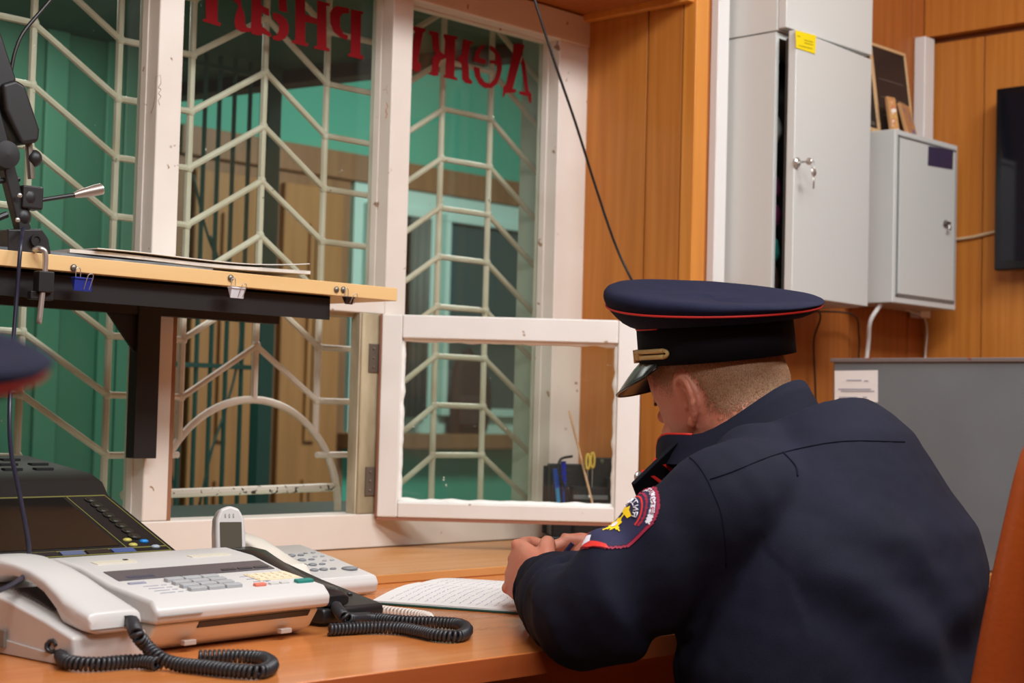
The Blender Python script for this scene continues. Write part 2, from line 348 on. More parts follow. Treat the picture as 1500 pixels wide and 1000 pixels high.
# brown lintel band and doors on the far wall
xd0, xd1 = atY(249, 400, YF).x, atY(503, 400, YF).x
zt0 = 1.93
struct('trim_5', MB().box((xd0, YF - .05, 1.95), (5.3, YF, 2.06)), brown_w, bevel=.005, label='brown wooden lintel band along the corridor wall')
dr = struct('door_1', MB().box((xd0, YF - .03, 0), (xd1, YF, 1.95)), brown_w, label='tan panelled double door across the corridor')
wleaf = (xd1 - xd0 - .24) / 2
for k in range(2):
    x0 = xd0 + .06 + k * (wleaf + .12)
    lf = MB().box((x0, YF - .06, .02), (x0 + wleaf, YF - .03, 1.9)).build('door_leaf', brown_d, dr, .004)
    for z0, z1 in ((.15, .75), (.9, 1.75)):
        fr = MB()
        xa, xb = x0 + .12, x0 + wleaf - .12
        for lo, hi in (((xa, z0), (xb, z0 + .03)), ((xa, z1 - .03), (xb, z1)), ((xa, z0 + .03), (xa + .03, z1 - .03)), ((xb - .03, z0 + .03), (xb, z1 - .03))):
            fr.box((lo[0], YF - .075, lo[1]), (hi[0], YF - .06, hi[1]))
        fr.build('panel_moulding', brown_d, lf)
# window across the corridor
x0, x1 = atY(508, 400, YF).x, atY(800, 400, YF).x
w2 = struct('window_2', MB().box((x0, YF - .035, .93), (x1 + .3, YF + .0, 1.95)), turq_lt, label='pale cyan framed window across the corridor')
xm = [x0, atY(530, 400, YF).x, atY(607, 400, YF).x, atY(644, 400, YF).x, x1 + .24]
for a, b in ((xm[1], xm[2]), (xm[3], xm[4])):
    MB().box((a, YF - .045, 1.04), (b, YF - .036, 1.84)).build('window_pane', far_glass, w2)
    f = MB()
    for lo, hi in (((a - .03, 1.01), (b + .03, 1.045)), ((a - .03, 1.835), (b + .03, 1.87)), ((a - .03, 1.045), (a, 1.835)), ((b, 1.045), (b + .03, 1.835))): f.box((lo[0], YF - .07, lo[1]), (hi[0], YF - .034, hi[1]))
    f.build('window_frame', turq_lt, w2, .004)
def curtain(xa, xb, z0, z1):
    n = 40; top = []; rings = []
    for i in range(n + 1):
        x = xa + (xb - xa) * i / n; y = YF - .10 + .012 * math.sin(i * 1.25) + .005 * math.sin(i * 2.9); top.append((x, y))
    m = MB(); vs = []; 
    for x, y in top: vs += [(x, y - .003, z0), (x, y - .003, z1), (x, y + .003, z1), (x, y + .003, z0)]
    fs = []
    for i in range(n):
        for k in range(4): fs.append((i * 4 + k, i * 4 + (k + 1) % 4, (i + 1) * 4 + (k + 1) % 4, (i + 1) * 4 + k))
    fs += [(0, 1, 2, 3), (n * 4, n * 4 + 3, n * 4 + 2, n * 4 + 1)]
    return m.add(vs, fs)
tag(curtain(atY(578, 400, YF).x, atY(604, 400, YF).x, 1.0, 1.83).build('curtain', curtain_m, smooth=True), 'narrow grey curtain at the left pane of the corridor window', 'curtain')
struct('window_sill_2', MB().box((x0 - .05, YF - .12, .87), (x1 + .35, YF, .935)), brown_w, bevel=.006, label='brown window sill across the corridor')
# dark bag standing on the far window sill
c0 = atY(684, 640, 4.93); bz_ = .936
ch = thing('backpack', (c0.x, 4.93, bz_), 'dark rounded bag standing on the far window sill, seen through the casement', 'bag')
rings = []
for z, a, b in ((0, .10, .030), (.01, .115, .040), (.10, .125, .046), (.20, .118, .044), (.28, .095, .038), (.33, .055, .028), (.345, .02, .012)):
    rings.append(ering0((c0.x + .02 * math.sin(z * 9), 4.935, bz_ + z), a, b))
MB().loft(rings).build('bag_body', dark_coat, ch, smooth=True)
MB().tube([(c0.x - .03 + .06 * k / 8, 4.935, bz_ + .335 + .03 * math.sin(math.pi * k / 8)) for k in range(9)], .006, 8).build('handle', dark_coat, ch, smooth=True)
MB().loft([ering0((c0.x - .01, 4.888, bz_ + z), a, .012) for z, a in ((.03, .07), (.05, .085), (.14, .085), (.16, .07))]).build('pocket', mat('charcoal_pocket', (40, 38, 40), .8), ch, smooth=True)
# green metal gate with post, bars and bracing
gt = thing('metal_gate', (2.3, 3.45, 0), 'dark green barred metal gate in the corridor behind the hatch', 'gate')
YG = 3.40
pp = atY(387, 450, YG)
MB().box((pp.x - .022, YG - .02, 0), (pp.x + .022, YG + .02, 2.4)).build('post', gate_m, gt, .003)
bx = [atY(p, 430, YG).x for p in (268, 291, 312, 334, 357)]
for x in bx: MB().box((x - .0042, YG - .0042, .1), (x + .0042, YG + .0042, 1.95)).build('bar', gate_m, gt)
for z in (atY(320, 536, YG).z, .16, 1.9): MB().box((bx[0] - .05, YG - .008, z - .006), (pp.x, YG - .003 + .01, z + .006)).build('rail', gate_m, gt)
def gp(px, py): return atY(px, py, YG)
for ps in ([(283, 255), (300, 330), (315, 372), (340, 420), (352, 470), (348, 530), (330, 600), (310, 660), (292, 740)], [(308, 345), (322, 385), (345, 450)], [(240, 620), (248, 680), (262, 745)]):
    MB().tube(bez([gp(*p) for p in ps], 6), .0034, 6).build('scroll_bar', gate_m, gt)
# ledge outside the hatch
struct('trim_6', MB().box((1.0, 2.601, .78), (2.69, 2.95, .815)), mat('dark_green_ledge', (52, 66, 60), .5), bevel=.004, label='dark outer ledge below the grille')
struct('trim_7', MB().box((.98, YW + .045, .765), (XA, 2.60, .806)), mat('pale_outer_sill', (206, 210, 192), .5), bevel=.003, label='pale inner sill between window and grille')

# ================================================================== WINDOW WITH FRAME, PANES, LETTERING
fy0, fy1 = YW - .02, YW + .045
win = thing('window_1', (1.85, YW, .765), 'white painted guard window with hatch, panes and red lettering', kind='structure')
mull = [(.985, 1.035), (1.553, 1.604), (2.094, 2.148), (2.584, 2.684)]
for i, (a, b) in enumerate(mull):
    MB().box((a, fy0, .832), (b, fy1, 1.862)).build('mullion', paint, win, .003)
MB().box((.985, fy0 - .004, 1.860), (2.684, fy1, 1.927)).build('top_rail', paint, win, .003)
MB().box((.985, fy0 - .002, .7655), (2.684, fy1, .832)).build('bottom_rail', paint, win, .003)
MB().box((1.604, fy0 + .001, 1.222), (2.094, fy1, 1.262)).build('transom', paint, win, .003)
# slim inner stops round the panes
def stops(xa, xb, za, zb, w=.003):
    m = MB()
    m.box((xa, YW + .012, za), (xa + w, YW + .03, zb)).box((xb - w, YW + .012, za), (xb, YW + .03, zb)).box((xa + w, YW + .012, zb - w), (xb - w, YW + .03, zb)).box((xa + w, YW + .012, za), (xb - w, YW + .03, za + w))
    return m
panes = [(1.035, 1.553, .832, 1.86), (1.604, 2.094, 1.262, 1.86), (2.148, 2.584, .832, 1.86)]
for a, b, c, d in panes:
    stops(a, b, c, d).build('glazing_bead', paint, win, .002)
    MB().box((a, YW + .030, c), (b, YW + .034, d)).build('glass_pane', glassW, win)
# bare aged reveal round the open hatch
MB().box((1.604, fy0 + .002, .832), (1.612, fy1, 1.222)).build('hatch_jamb', mat('brown_worn_jamb', (150, 104, 76), .6), win)
MB().box((2.035, fy0 - .003, .832), (2.094, fy0 + .022, 1.222)).build('hatch_jamb', paint_dirty, win, .002)
MB().box((2.031, fy0 + .001, .832), (2.0348, fy0 + .027, 1.222)).build('hatch_jamb', mat('pale_worn_jamb', (206, 196, 172), .6, rgb2=(150, 134, 106), scale=20, stretch=(1, 1, .3)), win, .001)
MB().box((1.612, YW, 1.214), (2.031, fy1, 1.222)).build('hatch_head', paint_dirty, win)

# pen scribble and rust marks on the mullions
def mark(pts, r, m, nm):
    return MB().tube([atY(x, y, fy0 - .0004) for x, y in pts], r, 5).build(nm, m, win)
pen_m = mat('brown_pen_mark', (120, 84, 78), .7); rust_s = mat('rust_stain', (176, 116, 66), .8)
mark([(227, 143), (228, 112), (235, 110), (236, 122)], .0003, pen_m, 'pen_scribble')
mark([(227, 143), (224, 158), (221, 166)], .0007, pen_m, 'pen_scribble')
mark([(236, 122), (232, 128), (236, 131), (232, 137), (236, 141), (232, 147), (234, 154)], .0004, pen_m, 'pen_scribble')
mark([(566, 150), (568, 156), (565, 161), (567, 168), (565, 173)], .0009, rust_s, 'rust_mark')
mark([(567, 124), (566, 130), (568, 138)], .0004, rust_s, 'rust_mark')
# stencil letters, flat paint on the glass (mirrored from this side); outlines in photo pixels put on the pane's plane
LZ = YW + .029
def L1(poly, ox, oy, s): return [(ox + x / s, oy + y / s) for x, y in poly]
sA, sB = 1500 / 280, 1500 / 300
letters = {
 'ya': [L1([(110, -90), (208, -80), (208, 170), (235, 182), (225, 207), (90, 165), (95, 148), (118, 148)], 280, 0, sA),
        L1([(262, -10), (330, 0), (375, 45), (350, 110), (340, 170), (350, 225), (400, 252), (470, 250), (470, 222), (440, 215), (425, 190), (420, 130), (408, 80), (395, 50), (390, -20), (330, -60)], 280, 0, sA)],
 'a': [L1([(478, -60), (548, -50), (550, 40), (612, 70), (612, 126), (590, 120), (552, 96), (552, 200), (628, 262), (628, 292), (560, 262), (545, 280), (480, 268), (470, 240)], 280, 0, sA),
       L1([(640, 95), (700, 112), (745, 150), (768, 200), (762, 265), (735, 305), (690, 320), (645, 310), (636, 285), (672, 276), (690, 240), (690, 195), (665, 160), (645, 150)], 280, 0, sA),
       L1([(690, -40), (745, -30), (750, 40), (758, 96), (720, 92), (690, 80)], 280, 0, sA)],
 'en': [L1([(820, -60), (895, -50), (895, 330), (918, 345), (912, 365), (790, 335), (792, 318), (818, 315)], 280, 0, sA),
        L1([(990, 0), (1090, 28), (1085, 48), (1062, 45), (1062, 370), (1085, 382), (1085, 405), (965, 380), (968, 360), (990, 358)], 280, 0, sA),
        L1([(895, 110), (990, 148), (990, 190), (895, 172)], 280, 0, sA)],
 'er': [L1([(1255, 72), (1352, 92), (1350, 110), (1335, 112), (1328, 425), (1352, 440), (1350, 468), (1230, 440), (1235, 420), (1252, 418)], 280, 0, sA),
        L1([(1145, 45), (1240, 65), (1240, 108), (1190, 105), (1168, 140), (1170, 215), (1195, 262), (1232, 280), (1228, 315), (1170, 292), (1120, 250), (1092, 180), (1090, 100), (1115, 60)], 280, 0, sA)],
 'u': [L1([(125, 165), (186, 178), (184, 195), (172, 200), (215, 370), (240, 230), (215, 205), (218, 186), (322, 212), (318, 232), (300, 238), (262, 440), (286, 480), (280, 512), (262, 528), (232, 520), (212, 490), (148, 205), (130, 190)], 560, 0, sB)],
 'zhe': [L1([(345, 222), (412, 238), (420, 370), (455, 400), (462, 300), (450, 262), (455, 248), (552, 268), (550, 286), (536, 290), (528, 560), (550, 572), (548, 590), (452, 566), (452, 550), (464, 545), (468, 425), (430, 440), (415, 470), (412, 555), (380, 556), (340, 542), (345, 530), (362, 525), (370, 420), (392, 395), (370, 350), (362, 260), (345, 250)], 560, 0, sB),
         L1([(592, 285), (665, 305), (662, 322), (645, 325), (632, 400), (625, 450), (632, 480), (638, 570), (662, 600), (655, 616), (610, 608), (586, 580), (582, 470), (552, 440), (555, 412), (582, 402)], 560, 0, sB)],
 'ie': [L1([(672, 428), (685, 380), (715, 340), (750, 322), (750, 345), (722, 370), (708, 420), (762, 440), (762, 470), (672, 450)], 560, 0, sB),
        L1([(788, 330), (820, 345), (852, 390), (874, 440), (878, 500), (865, 560), (838, 618), (800, 645), (750, 645), (710, 615), (680, 560), (668, 500), (676, 485), (712, 500), (722, 560), (750, 600), (790, 612), (822, 580), (838, 520), (838, 470), (788, 462), (788, 440), (835, 440), (822, 390), (788, 362)], 560, 0, sB)],
 'de': [L1([(962, 322), (1042, 326), (1040, 340), (955, 650), (982, 655), (980, 678), (905, 680), (888, 715), (882, 700), (888, 635), (905, 625), (958, 380)], 560, 0, sB),
        L1([(1030, 420), (1048, 470), (1072, 660), (1092, 690), (1092, 752), (1080, 755), (1068, 705), (1005, 690), (1002, 668), (1050, 670), (1015, 460)], 560, 0, sB)]}
for k, polys in letters.items():
    m = MB()
    for p in polys:
        w = [atY(x, y, LZ) for x, y in p]; m.prism(w, (0, .0008, 0))
    me = m.build('painted_letter', lettering, win, smooth=False)
    bm = bmesh.new(); bm.from_mesh(me.data); bmesh.ops.triangulate(bm, faces=bm.faces); bm.to_mesh(me.data); bm.free()

# casement standing open
H = V((2.075, 2.366, 0)); cdir = V((.696, -.718, 0)).normalized(); cn = V((-cdir.y, cdir.x, 0)) * -1   # towards the camera
cn = V((-.718, -.696, 0))
Rc = Matrix((cdir, -cn, V((0, 0, 1)))).transposed()
CWd = .508; z0c, z1c = .826, 1.222
C0 = H
cas = thing('window_casement', H + V((0, 0, z0c)), 'white casement of the hatch swung open on two hinges with dusty glass', kind='structure')
def cbox(lo, hi, m=None): return (m or MB()).box(lo, hi, Rc, C0)
t = .036; fw = .040; fb_ = .030; ft_ = .046
cbox((0, 0, z0c), (fw, t, z1c)).build('stile', paint_c, cas, .003)
cbox((CWd - .045, 0, z0c), (CWd, t, z1c)).build('stile', paint_c, cas, .003)
cbox((fw, 0, z1c - ft_), (CWd - .045, t, z1c)).build('rail', paint_c, cas, .003)
cbox((fw, 0, z0c), (CWd - .045, t, z0c + fb_)).build('rail', paint_c, cas, .003)
cbox((fw, .020, z0c + fb_), (CWd - .045, .023, z1c - ft_)).build('glass_pane', glassC, cas)
bd = MB()
xa, xb, za, zb = fw, CWd - .045, z0c + fb_, z1c - ft_
for k in range(4):   # uneven putty bead round the glass
    A, B = [((xa, za), (xb, za)), ((xb, za), (xb, zb)), ((xb, zb), (xa, zb)), ((xa, zb), (xa, za))][k]
    pts = []; n = 40; rr = []
    for i in range(n + 1):
        f = i / n; p = V((A[0] + (B[0] - A[0]) * f, .016, A[1] + (B[1] - A[1]) * f)); pts.append(Rc @ p + C0); rr.append(.007 + .004 * noise.noise(V((i * .35, k * 9, 0))))
    bd.tube(pts, rr, 8)
bd.build('putty_bead', mat('white_putty', (238, 236, 230), .5, bump=.5, bscale=90), cas, smooth=True)
cbox((0.0, .002, z0c - .006), (CWd, t - .002, z0c)).build('bottom_edge', mat('bare_brown_edge', (150, 96, 72), .6), cas)
cbox((-.004, .004, z0c), (0, t - .004, z1c)).build('hinge_edge', mat('bare_brown_edge', (150, 96, 72), .6), cas)
for zc in (1.135, .895):
    h = MB().box((2.052, fy0 - .006, zc - .028), (2.082, fy0 - .0025, zc + .028))
    h.tube([(2.086, fy0 - .008, zc - .03), (2.086, fy0 - .008, zc + .03)], .006, 10)
    hh = h.build('hinge', metal_d, cas, .0008, seg=1)
    for k in range(3): MB().sphere((2.063, fy0 - .006, zc - .018 + k * .018), .0028, seg=8, rn=5).build('screw_head', metal_d, hh)

# ------------------------------------------------------------------ welded grille outside the window
YGr = 2.55; vx = [1.406, 1.579, 1.737, 1.908, 2.065, 2.225, 2.39, 2.54, 2.70]
vx = [1.08, 1.24] + vx
gr = thing('window_grille', (1.9, YGr, .8), 'cream painted welded steel grille of chevrons with an arched opening', 'grille')
def hz(k): return 1.694 + .108 * 2 - .108 * k
def lz(k): return hz(k) - .105
hi = {0: 0, 2: 1, 5: 1, 8: 1, 9: 1, 1: 1}
lowset = {3, 4, 6, 7, 10, 0}
def node(i, k): return V((vx[i], YGr, (lz(k) if i in lowset else hz(k))))
def arch_z(x):
    d = abs(x - 1.908); return .826 + math.sqrt(max(.222 ** 2 - d * d, 0)) if d < .222 else 0
br = .0068
zend = .80
for i, x in enumerate(vx):
    zb = zend
    if 1.70 < x < 2.10: zb = arch_z(x)
    jit = 0
    if i in (2, 3, 4, 5, 6, 7, 8, 9, 1):
        MB().tube([(x, YGr - .002, zb), (x, YGr - .002, 1.95)], br, 8).build('upright', grille_m, gr)
for k in range(0, 12):
    for i in range(1, len(vx) - 1):
        a, b = node(i, k), node(i + 1, k)
        if b.z < .83 and a.z < .83: continue
        if max(a.z, b.z) < .9 and 1.5 < (a.x + b.x) / 2 < 2.2: continue
        # stop at the arch
        if 1.69 < (a.x + b.x) / 2 < 2.12:
            pts = [a.lerp(b, t / 20) for t in range(21)]
            ok = [p for p in pts if p.z > arch_z(p.x) or arch_z(p.x) == 0]
            if len(ok) < 4: continue
            a, b = ok[0], ok[-1]
        d = (b - a).normalized() * .002
        j = noise.noise(V((i * 3.1, k * 2.7, 0))) * .003
        MB().tube([a + d + V((0, -.004, j)), b - d + V((0, -.004, j * .4))], br * .93, 8).build('bar', grille_m, gr)
tag(None or MB().tube([V((1.908 + .222 * math.cos(th), YGr, .826 + .222 * math.sin(th))) for th in [math.pi * q / 32 for q in range(33)]], br * 1.12, 8).build('arch', grille_m, gr))
MB().tube([(1.62, YGr, .867), (2.127, YGr, .874)], br * 1.25, 8).build('bottom_bar', grille_chip, gr)
MB().box((2.697, YGr - .02, .80), (2.703, YGr + .015, 1.95)).build('side_flat', grille_m, gr)
wl = MB()
for k in range(0, 10):
    for i in range(2, len(vx) - 1):
        p = node(i, k)
        if p.z > .85 and not (1.55 < p.x < 2.25 and p.z < .9) and not (1.7 < p.x < 2.1 and p.z < arch_z(p.x) + .01): wl.sphere(p + V((0, -.004, 0)), .0095, (1, .8, 1.1), 8, 6)
tag(wl.build('weld', grille_m, gr, smooth=True), kind='stuff')

# ================================================================== FURNITURE
DZ = .75
dk = thing('desk', (1.7, 1.66, 0), 'long orange wood desk under the window that the officer writes on', 'desk')
MB().box((.55, 1.33, DZ - .028), (XA - .015, 2.392, DZ)).build('desktop', desk_m, dk, .0015)
MB().box((.55, 1.3285, DZ - .0275), (XA - .016, 1.3299, DZ - .001)).build('edge_band', desk_e, dk)
MB().box((.58, 1.40, 0), (.60, 2.36, DZ - .028)).build('side_panel', desk_e, dk, .001)
MB().box((XA - .05, 1.40, 0), (XA - .03, 2.36, DZ - .028)).build('side_panel', desk_e, dk, .001)
MB().box((.60, 2.0, .2), (XA - .05, 2.02, DZ - .028)).build('modesty_panel', desk_e, dk, .001)
MB().box((.60, 1.44, DZ - .16), (1.25, 1.46, DZ - .028)).build('apron', desk_e, dk, .001)
tag(MB().box((.55, 1.988, DZ), (XA - .014, YW - .022, .765)).build('window_board', sill_m, None, .002), 'raised wooden board on the desk along the foot of the window', 'board')
sd = thing('side_table', (3.25, 1.3, 0), 'orange wood side table carrying the grey steel box', 'table')
MB().box((2.865, .55, DZ - .03), (XC - .03, YB - .012, DZ)).build('tabletop', desk_m, sd, .0015)
MB().box((2.866, .549, DZ - .0295), (XC - .04, .5499, DZ - .001)).build('edge_band', desk_e, sd)
for x in (2.9, XC - .08):
    for y in (.58, YB - .07): MB().box((x, y, 0), (x + .04, y + .04, DZ - .03)).build('leg', desk_e, sd, .002)
# grey steel box on the side table
sf = thing('steel_box', (3.2, 1.45, DZ), 'large grey steel box with a white paper label behind the officer', 'safe')
gb = [atZ(1440, 836, DZ), None]
MB().box((2.91, .95, DZ + .001), (3.50, 1.872, 1.165)).build('body', safe_m, sf, .004)
MB().box((2.905, .945, 1.159), (3.505, 1.877, 1.168)).build('lid_edge', rust_m, sf, .002)
p0, p1, p2, p3 = [atX(x, y, 2.9085) for x, y in ((1223, 543), (1286, 542), (1286, 589), (1223, 588))]
lb = MB().prism([p0, p1, p2, p3], (-.0012, 0, 0)).build('paper_label', paper, sf, smooth=False)
ml = MB()
for (xa, xb, y) in ((1240, 1262, 557), (1266, 1272, 558), (1228, 1276, 570), (1232, 1281, 573), (1229, 1256, 582), (1264, 1270, 582)):
    q = [atX(xa, y - .9, 2.907), atX(xb, y - .9, 2.907), atX(xb, y + .6, 2.907), atX(xa, y + .6, 2.907)]; ml.prism(q, (-.0004, 0, 0))
ml.build('printed_lines', ink, lb, smooth=False)

# ------------------------------------------------------------------ wall shelf
sh = thing('wall_shelf', (1.3, 2.25, 1.0), 'beech-edged shelf on black steel brackets in front of the window', 'shelf')
SZ = 1.251; SY = 2.12
MB().box((.62, SY, SZ - .023), (1.893, 2.378, SZ)).build('board', shelf_m, sh, .0012)
MB().box((.62, SY + .020, SZ - .064), (1.757, SY + .024, SZ - .0235)).box((.62, SY + .020, SZ - .0275), (1.757, SY + .07, SZ - .0235)).build('angle_iron', black_st, sh)
xb0 = atY(196, 560, 2.36).x
MB().box((xb0, 2.352, atY(215, 671, 2.36).z), (xb0 + .045, 2.3775, SZ - .024)).build('upright_bracket', black_st, sh, .001)
g0, g1, g2 = atY(150, 450, 2.358), atY(200, 450, 2.358), atY(200, 498, 2.358)
MB().prism([(xb0 - .055, 2.36, SZ - .064), (xb0 + .001, 2.36, SZ - .064), (xb0 + .001, 2.36, SZ - .13)], (0, .006, 0)).build('gusset', black_st, sh)
MB().box((xb0 - .3, 2.354, SZ - .064), (xb0 + .3, 2.377, SZ - .024)).build('angle_iron', black_st, sh)
for px, py in ((108, 392), (338, 407), (493, 424), (503, 424)):
    p = atY(px, py, SY - .001)
    MB().lathe(p + V((0, .001, 0)), [(.0052, 0), (.0056, .0015), (.004, .0035), (.001, .004)], (0, -1, 0), 12).build('screw_head', metal_d, sh, smooth=True)
def binder_clip(px, py, w, m, label, flip=0):
    p = atY(px, py, SY - .004); t = thing('binder_clip', p, label, 'clip')
    t['group'] = 'binder clips on the shelf screws'
    h = w * .62; y = SY - .006
    MB().prism([(p.x - w / 2, y - .0055, p.z), (p.x - w / 2 + .002, y, p.z - h), (p.x - w / 2 + .002, y + .001, p.z - h), (p.x - w / 2, y + .0055, p.z)], (w, 0, 0)).build('body', m, t, .0006, seg=1)
    MB().box((p.x - w / 2 - .0005, y - .007, p.z - .001), (p.x + w / 2 + .0005, y + .0055, p.z + .0015)).build('lip', m, t, .0006, seg=1)
    def wire(s, up):
        a = p + V((s * w, 0, 0)); yy = -.008
        if up: return [(a.x - .004, y, p.z), (a.x - .0036, y, p.z + .012), (a.x - .002, y, p.z + .0155), (a.x + .002, y, p.z + .0155), (a.x + .0036, y, p.z + .012), (a.x + .004, y, p.z)]
        return [(a.x - .005, y + yy, p.z - h * .9), (a.x - .001, y + yy - .004, p.z + .003), (a.x + .003, y + yy - .005, p.z + .007), (a.x + .008, y + yy - .004, p.z + .004), (a.x + .004, y + yy, p.z - h * .9)]
    MB().tube(bez(wire(-.22, True), 4), .0007, 6).build('wire_lever', metal, t, smooth=True)
    MB().tube(bez(wire(.12, False), 4), .0007, 6).build('wire_lever', metal, t, smooth=True)
binder_clip(119, 408, .030, mat('blue_clip', (40, 56, 150), .4), 'blue binder clip hanging on the leftmost shelf screw')
binder_clip(345, 422, .026, mat('white_clip', (226, 224, 230), .4, spots=(60, 80, 170), spot_scale=80, spot_amt=.25), 'white binder clip with blue marks hanging on the middle shelf screw')
binder_clip(509, 436, .018, mat('black_clip', (24, 24, 30), .3), 'small black binder clip near the right end of the shelf')
# sheets of paper lying on the shelf
def sheet(x0, x1, y0, y1, z, rz, m, label, curl=0.0, th=.0012, n=14):
    R = rotz(rz); c = V(((x0 + x1) / 2, (y0 + y1) / 2, 0)); rings = []
    for i in range(n + 1):
        f = i / n; x = x0 + (x1 - x0) * f; zz = z + curl * max(0, f - .62) ** 2 * 6 + .0008 * math.sin(f * 9) + .0008
        ring = [(x, y0, zz), (x, y1, zz), (x, y1, zz + th), (x, y0, zz + th)]
        rings.append([R @ (V(p) - c) + c for p in ring])
    return tag(MB().loft(rings).build('paper_sheet', m, smooth='auto'), label, 'paper')
sheet(1.14, 1.52, 2.150, 2.36, SZ, 1, mat('dark_magazine_cover', (70, 80, 92), .4, rgb2=(150, 156, 160), scale=9), 'dark printed magazine lowest in the papers on the shelf', 0, .006)
sheet(1.26, 1.72, 2.15, 2.360, SZ + .0076, 0, paper_old, 'folded newsprint above the magazine on the shelf', .004, .0055)
sheet(1.30, 1.715, 2.145, 2.355, SZ + .0168, 1, paper, 'white sheet curling up at its right end, topmost on the shelf', .013, .0012)

# ------------------------------------------------------------------ wall cabinets
def box_door_cabinet(): pass
kc = thing('wall_cabinet', (2.97, 2.0, 1.29), 'tall light grey wall cabinet with its door ajar, keys in the lock and yellow sticker', 'cabinet')
X0, X1 = 2.800, 3.142; Yf, Yb_ = 1.932, YB - .010
zb1 = 1.292; zt1 = atY(1148, 40, Yf).z - .004
th = .012
MB().box((X0, Yf + .025, zb1), (X0 + th, Yb_, zt1)).build('side_wall', cab_m, kc, .001)
MB().box((X1 - th, Yf + .025, zb1), (X1, Yb_, zt1)).build('side_wall', cab_m, kc, .001)
MB().box((X0 + th, Yf + .025, zb1), (X1 - th, Yb_, zb1 + th)).build('bottom', cab_m, kc, .001)
MB().box((X0 + th, Yf + .025, zt1 - th), (X1 - th, Yb_, zt1)).build('top', cab_m, kc, .001)
MB().box((X0 + th, Yb_ - .006, zb1 + th), (X1 - th, Yb_, zt1 - th)).build('back', cab_in, kc)
# door hinged at the right, ajar
aj = math.radians(4.6); hx = X1; dl = X1 - X0
Rd = Matrix.Rotation(aj, 3, 'Z'); hc = V((hx, Yf + .022, 0))
dr1 = MB().box((-dl, -.020, zb1 + .002), (0, 0, zt1 - .002), Rd, hc).build('door', cab_m, kc, .0025)
MB().box((-dl + .012, 0, zb1 + .015), (-.012, .012, zt1 - .015), Rd, hc).build('door_back', cab_in, dr1)
def onD(px, py, off=.021):
    n = Rd @ V((0, -1, 0)); o = hc + n * off; d = ray(px, py); return CAM + d * ((o - CAM).dot(n) / d.dot(n))
q = [onD(*p, .0212) for p in ((1165, 44), (1195, 52), (1194, 79), (1166, 70))]
st = MB().prism(q, Rd @ V((0, -.0006, 0))).build('yellow_sticker', yellow_st, dr1, smooth=False); st['label'] = 'bright yellow sticker at the top left of the door'
pr_ = MB()
for (xa, ya, xb, yb) in ((1168, 52, 1172, 53), (1178, 58, 1191, 61.5), (1178, 62, 1191, 65.5), (1170, 66, 1190, 71)):
    pr_.prism([onD(xa, ya, .022), onD(xb, yb, .022), onD(xb, yb + 1, .022), onD(xa, ya + 1, .022)], Rd @ V((0, -.0003, 0)))
pr_.build('printed_lines', mat('olive_ink', (150, 130, 20), .6), st, smooth=False)
lk = onD(1166, 238); nn = Rd @ V((0, -1, 0))
lko = MB().lathe(lk, [(.011, 0), (.011, .004), (.008, .007), (.001, .0075)], nn, 20).build('lock', metal, dr1, smooth='auto')
MB().prism([lk + nn * .006 + V((-.0008, 0, -.002)), lk + nn * .006 + V((.0008, 0, -.002)), lk + nn * .006 + V((.0008, 0, .002)), lk + nn * .006 + V((-.0008, 0, .002))], nn * .018).build('key_shank', metal, lko)
MB().lathe(lk + nn * .031 + V((-.0012, 0, 0)), [(.0075, 0), (.008, .001), (.0075, .0024), (.001, .0025)], (1, 0, 0), 14).build('key_bow', metal, lko)
ring = [lk + nn * .036 + V((.006 * math.sin(a) + .006, 0, -.007 + .009 * math.cos(a))) for a in [2 * math.pi * k / 16 for k in range(16)]]
MB().tube(ring, .0007, 6, closed=True).build('key_ring', metal, lko)
kx = lk + nn * .036 + V((.010, 0, -.014))
MB().lathe(kx + V((0, .001, -.008)), [(.0085, 0), (.009, .0006), (.0085, .0018), (.001, .0019)], (0, -1, 0), 14).prism([kx + V((-.0022, -.0008, -.014)), kx + V((.0022, -.0008, -.014)), kx + V((.0018, -.0008, -.040)), kx + V((-.0006, -.0008, -.043))], (0, .0018, 0)).build('hanging_key', metal, lko)
# things hanging inside the cabinet, seen through the gap
for z, c, l in ((1.66, (150, 148, 140), 'pale grey key tag bundle high inside the ajar cabinet'), (1.535, (104, 34, 78), 'purple pouch hanging upper inside the ajar cabinet'), (1.475, (122, 40, 88), 'purple pouch hanging lower inside the ajar cabinet'), (1.40, (40, 140, 130), 'teal tag bundle hanging inside the ajar cabinet'), (1.335, (70, 50, 44), 'brown holster bundle at the bottom of the ajar cabinet')):
    m = MB().sphere((X0 + .05, Yf + .065, z), .024, (1.0, .8, 1.25), 14, 10)
    for k, p in enumerate(m.v): m.v[k] = p + V((0, 0, 0)) + (p - V((X0 + .05, Yf + .065, z))) * .25 * noise.noise(p * 60)
    m.tube([(X0 + .05, Yf + .065, z + .025), (X0 + .05, Yf + .06, z + .045)], .0015, 6)
    tag(m.build('hanging_pouch', mat('pouch_%d' % (z * 1000), c, .6), None, smooth=True), l, 'pouch')
# upper cabinet
uc = thing('upper_cabinet', (2.97, 2.0, zt1 + .003), 'light grey cabinet above the one with keys, cut by the top of the photo', 'cabinet')
MB().box((X0, Yf + .022, zt1 + .003), (X1, Yb_, 2.30)).build('body', cab_m, uc, .0015)
d2 = MB().box((X0 + .001, Yf - .0, zt1 + .006), (X1 - .001, Yf + .021, 2.298)).build('door', cab_m, uc, .0025)
MB().lathe((X0 + .03, Yf, 2.1), [(.011, 0), (.011, .004), (.008, .007), (.001, .0075)], (0, -1, 0), 20).build('lock', metal, d2, smooth='auto')
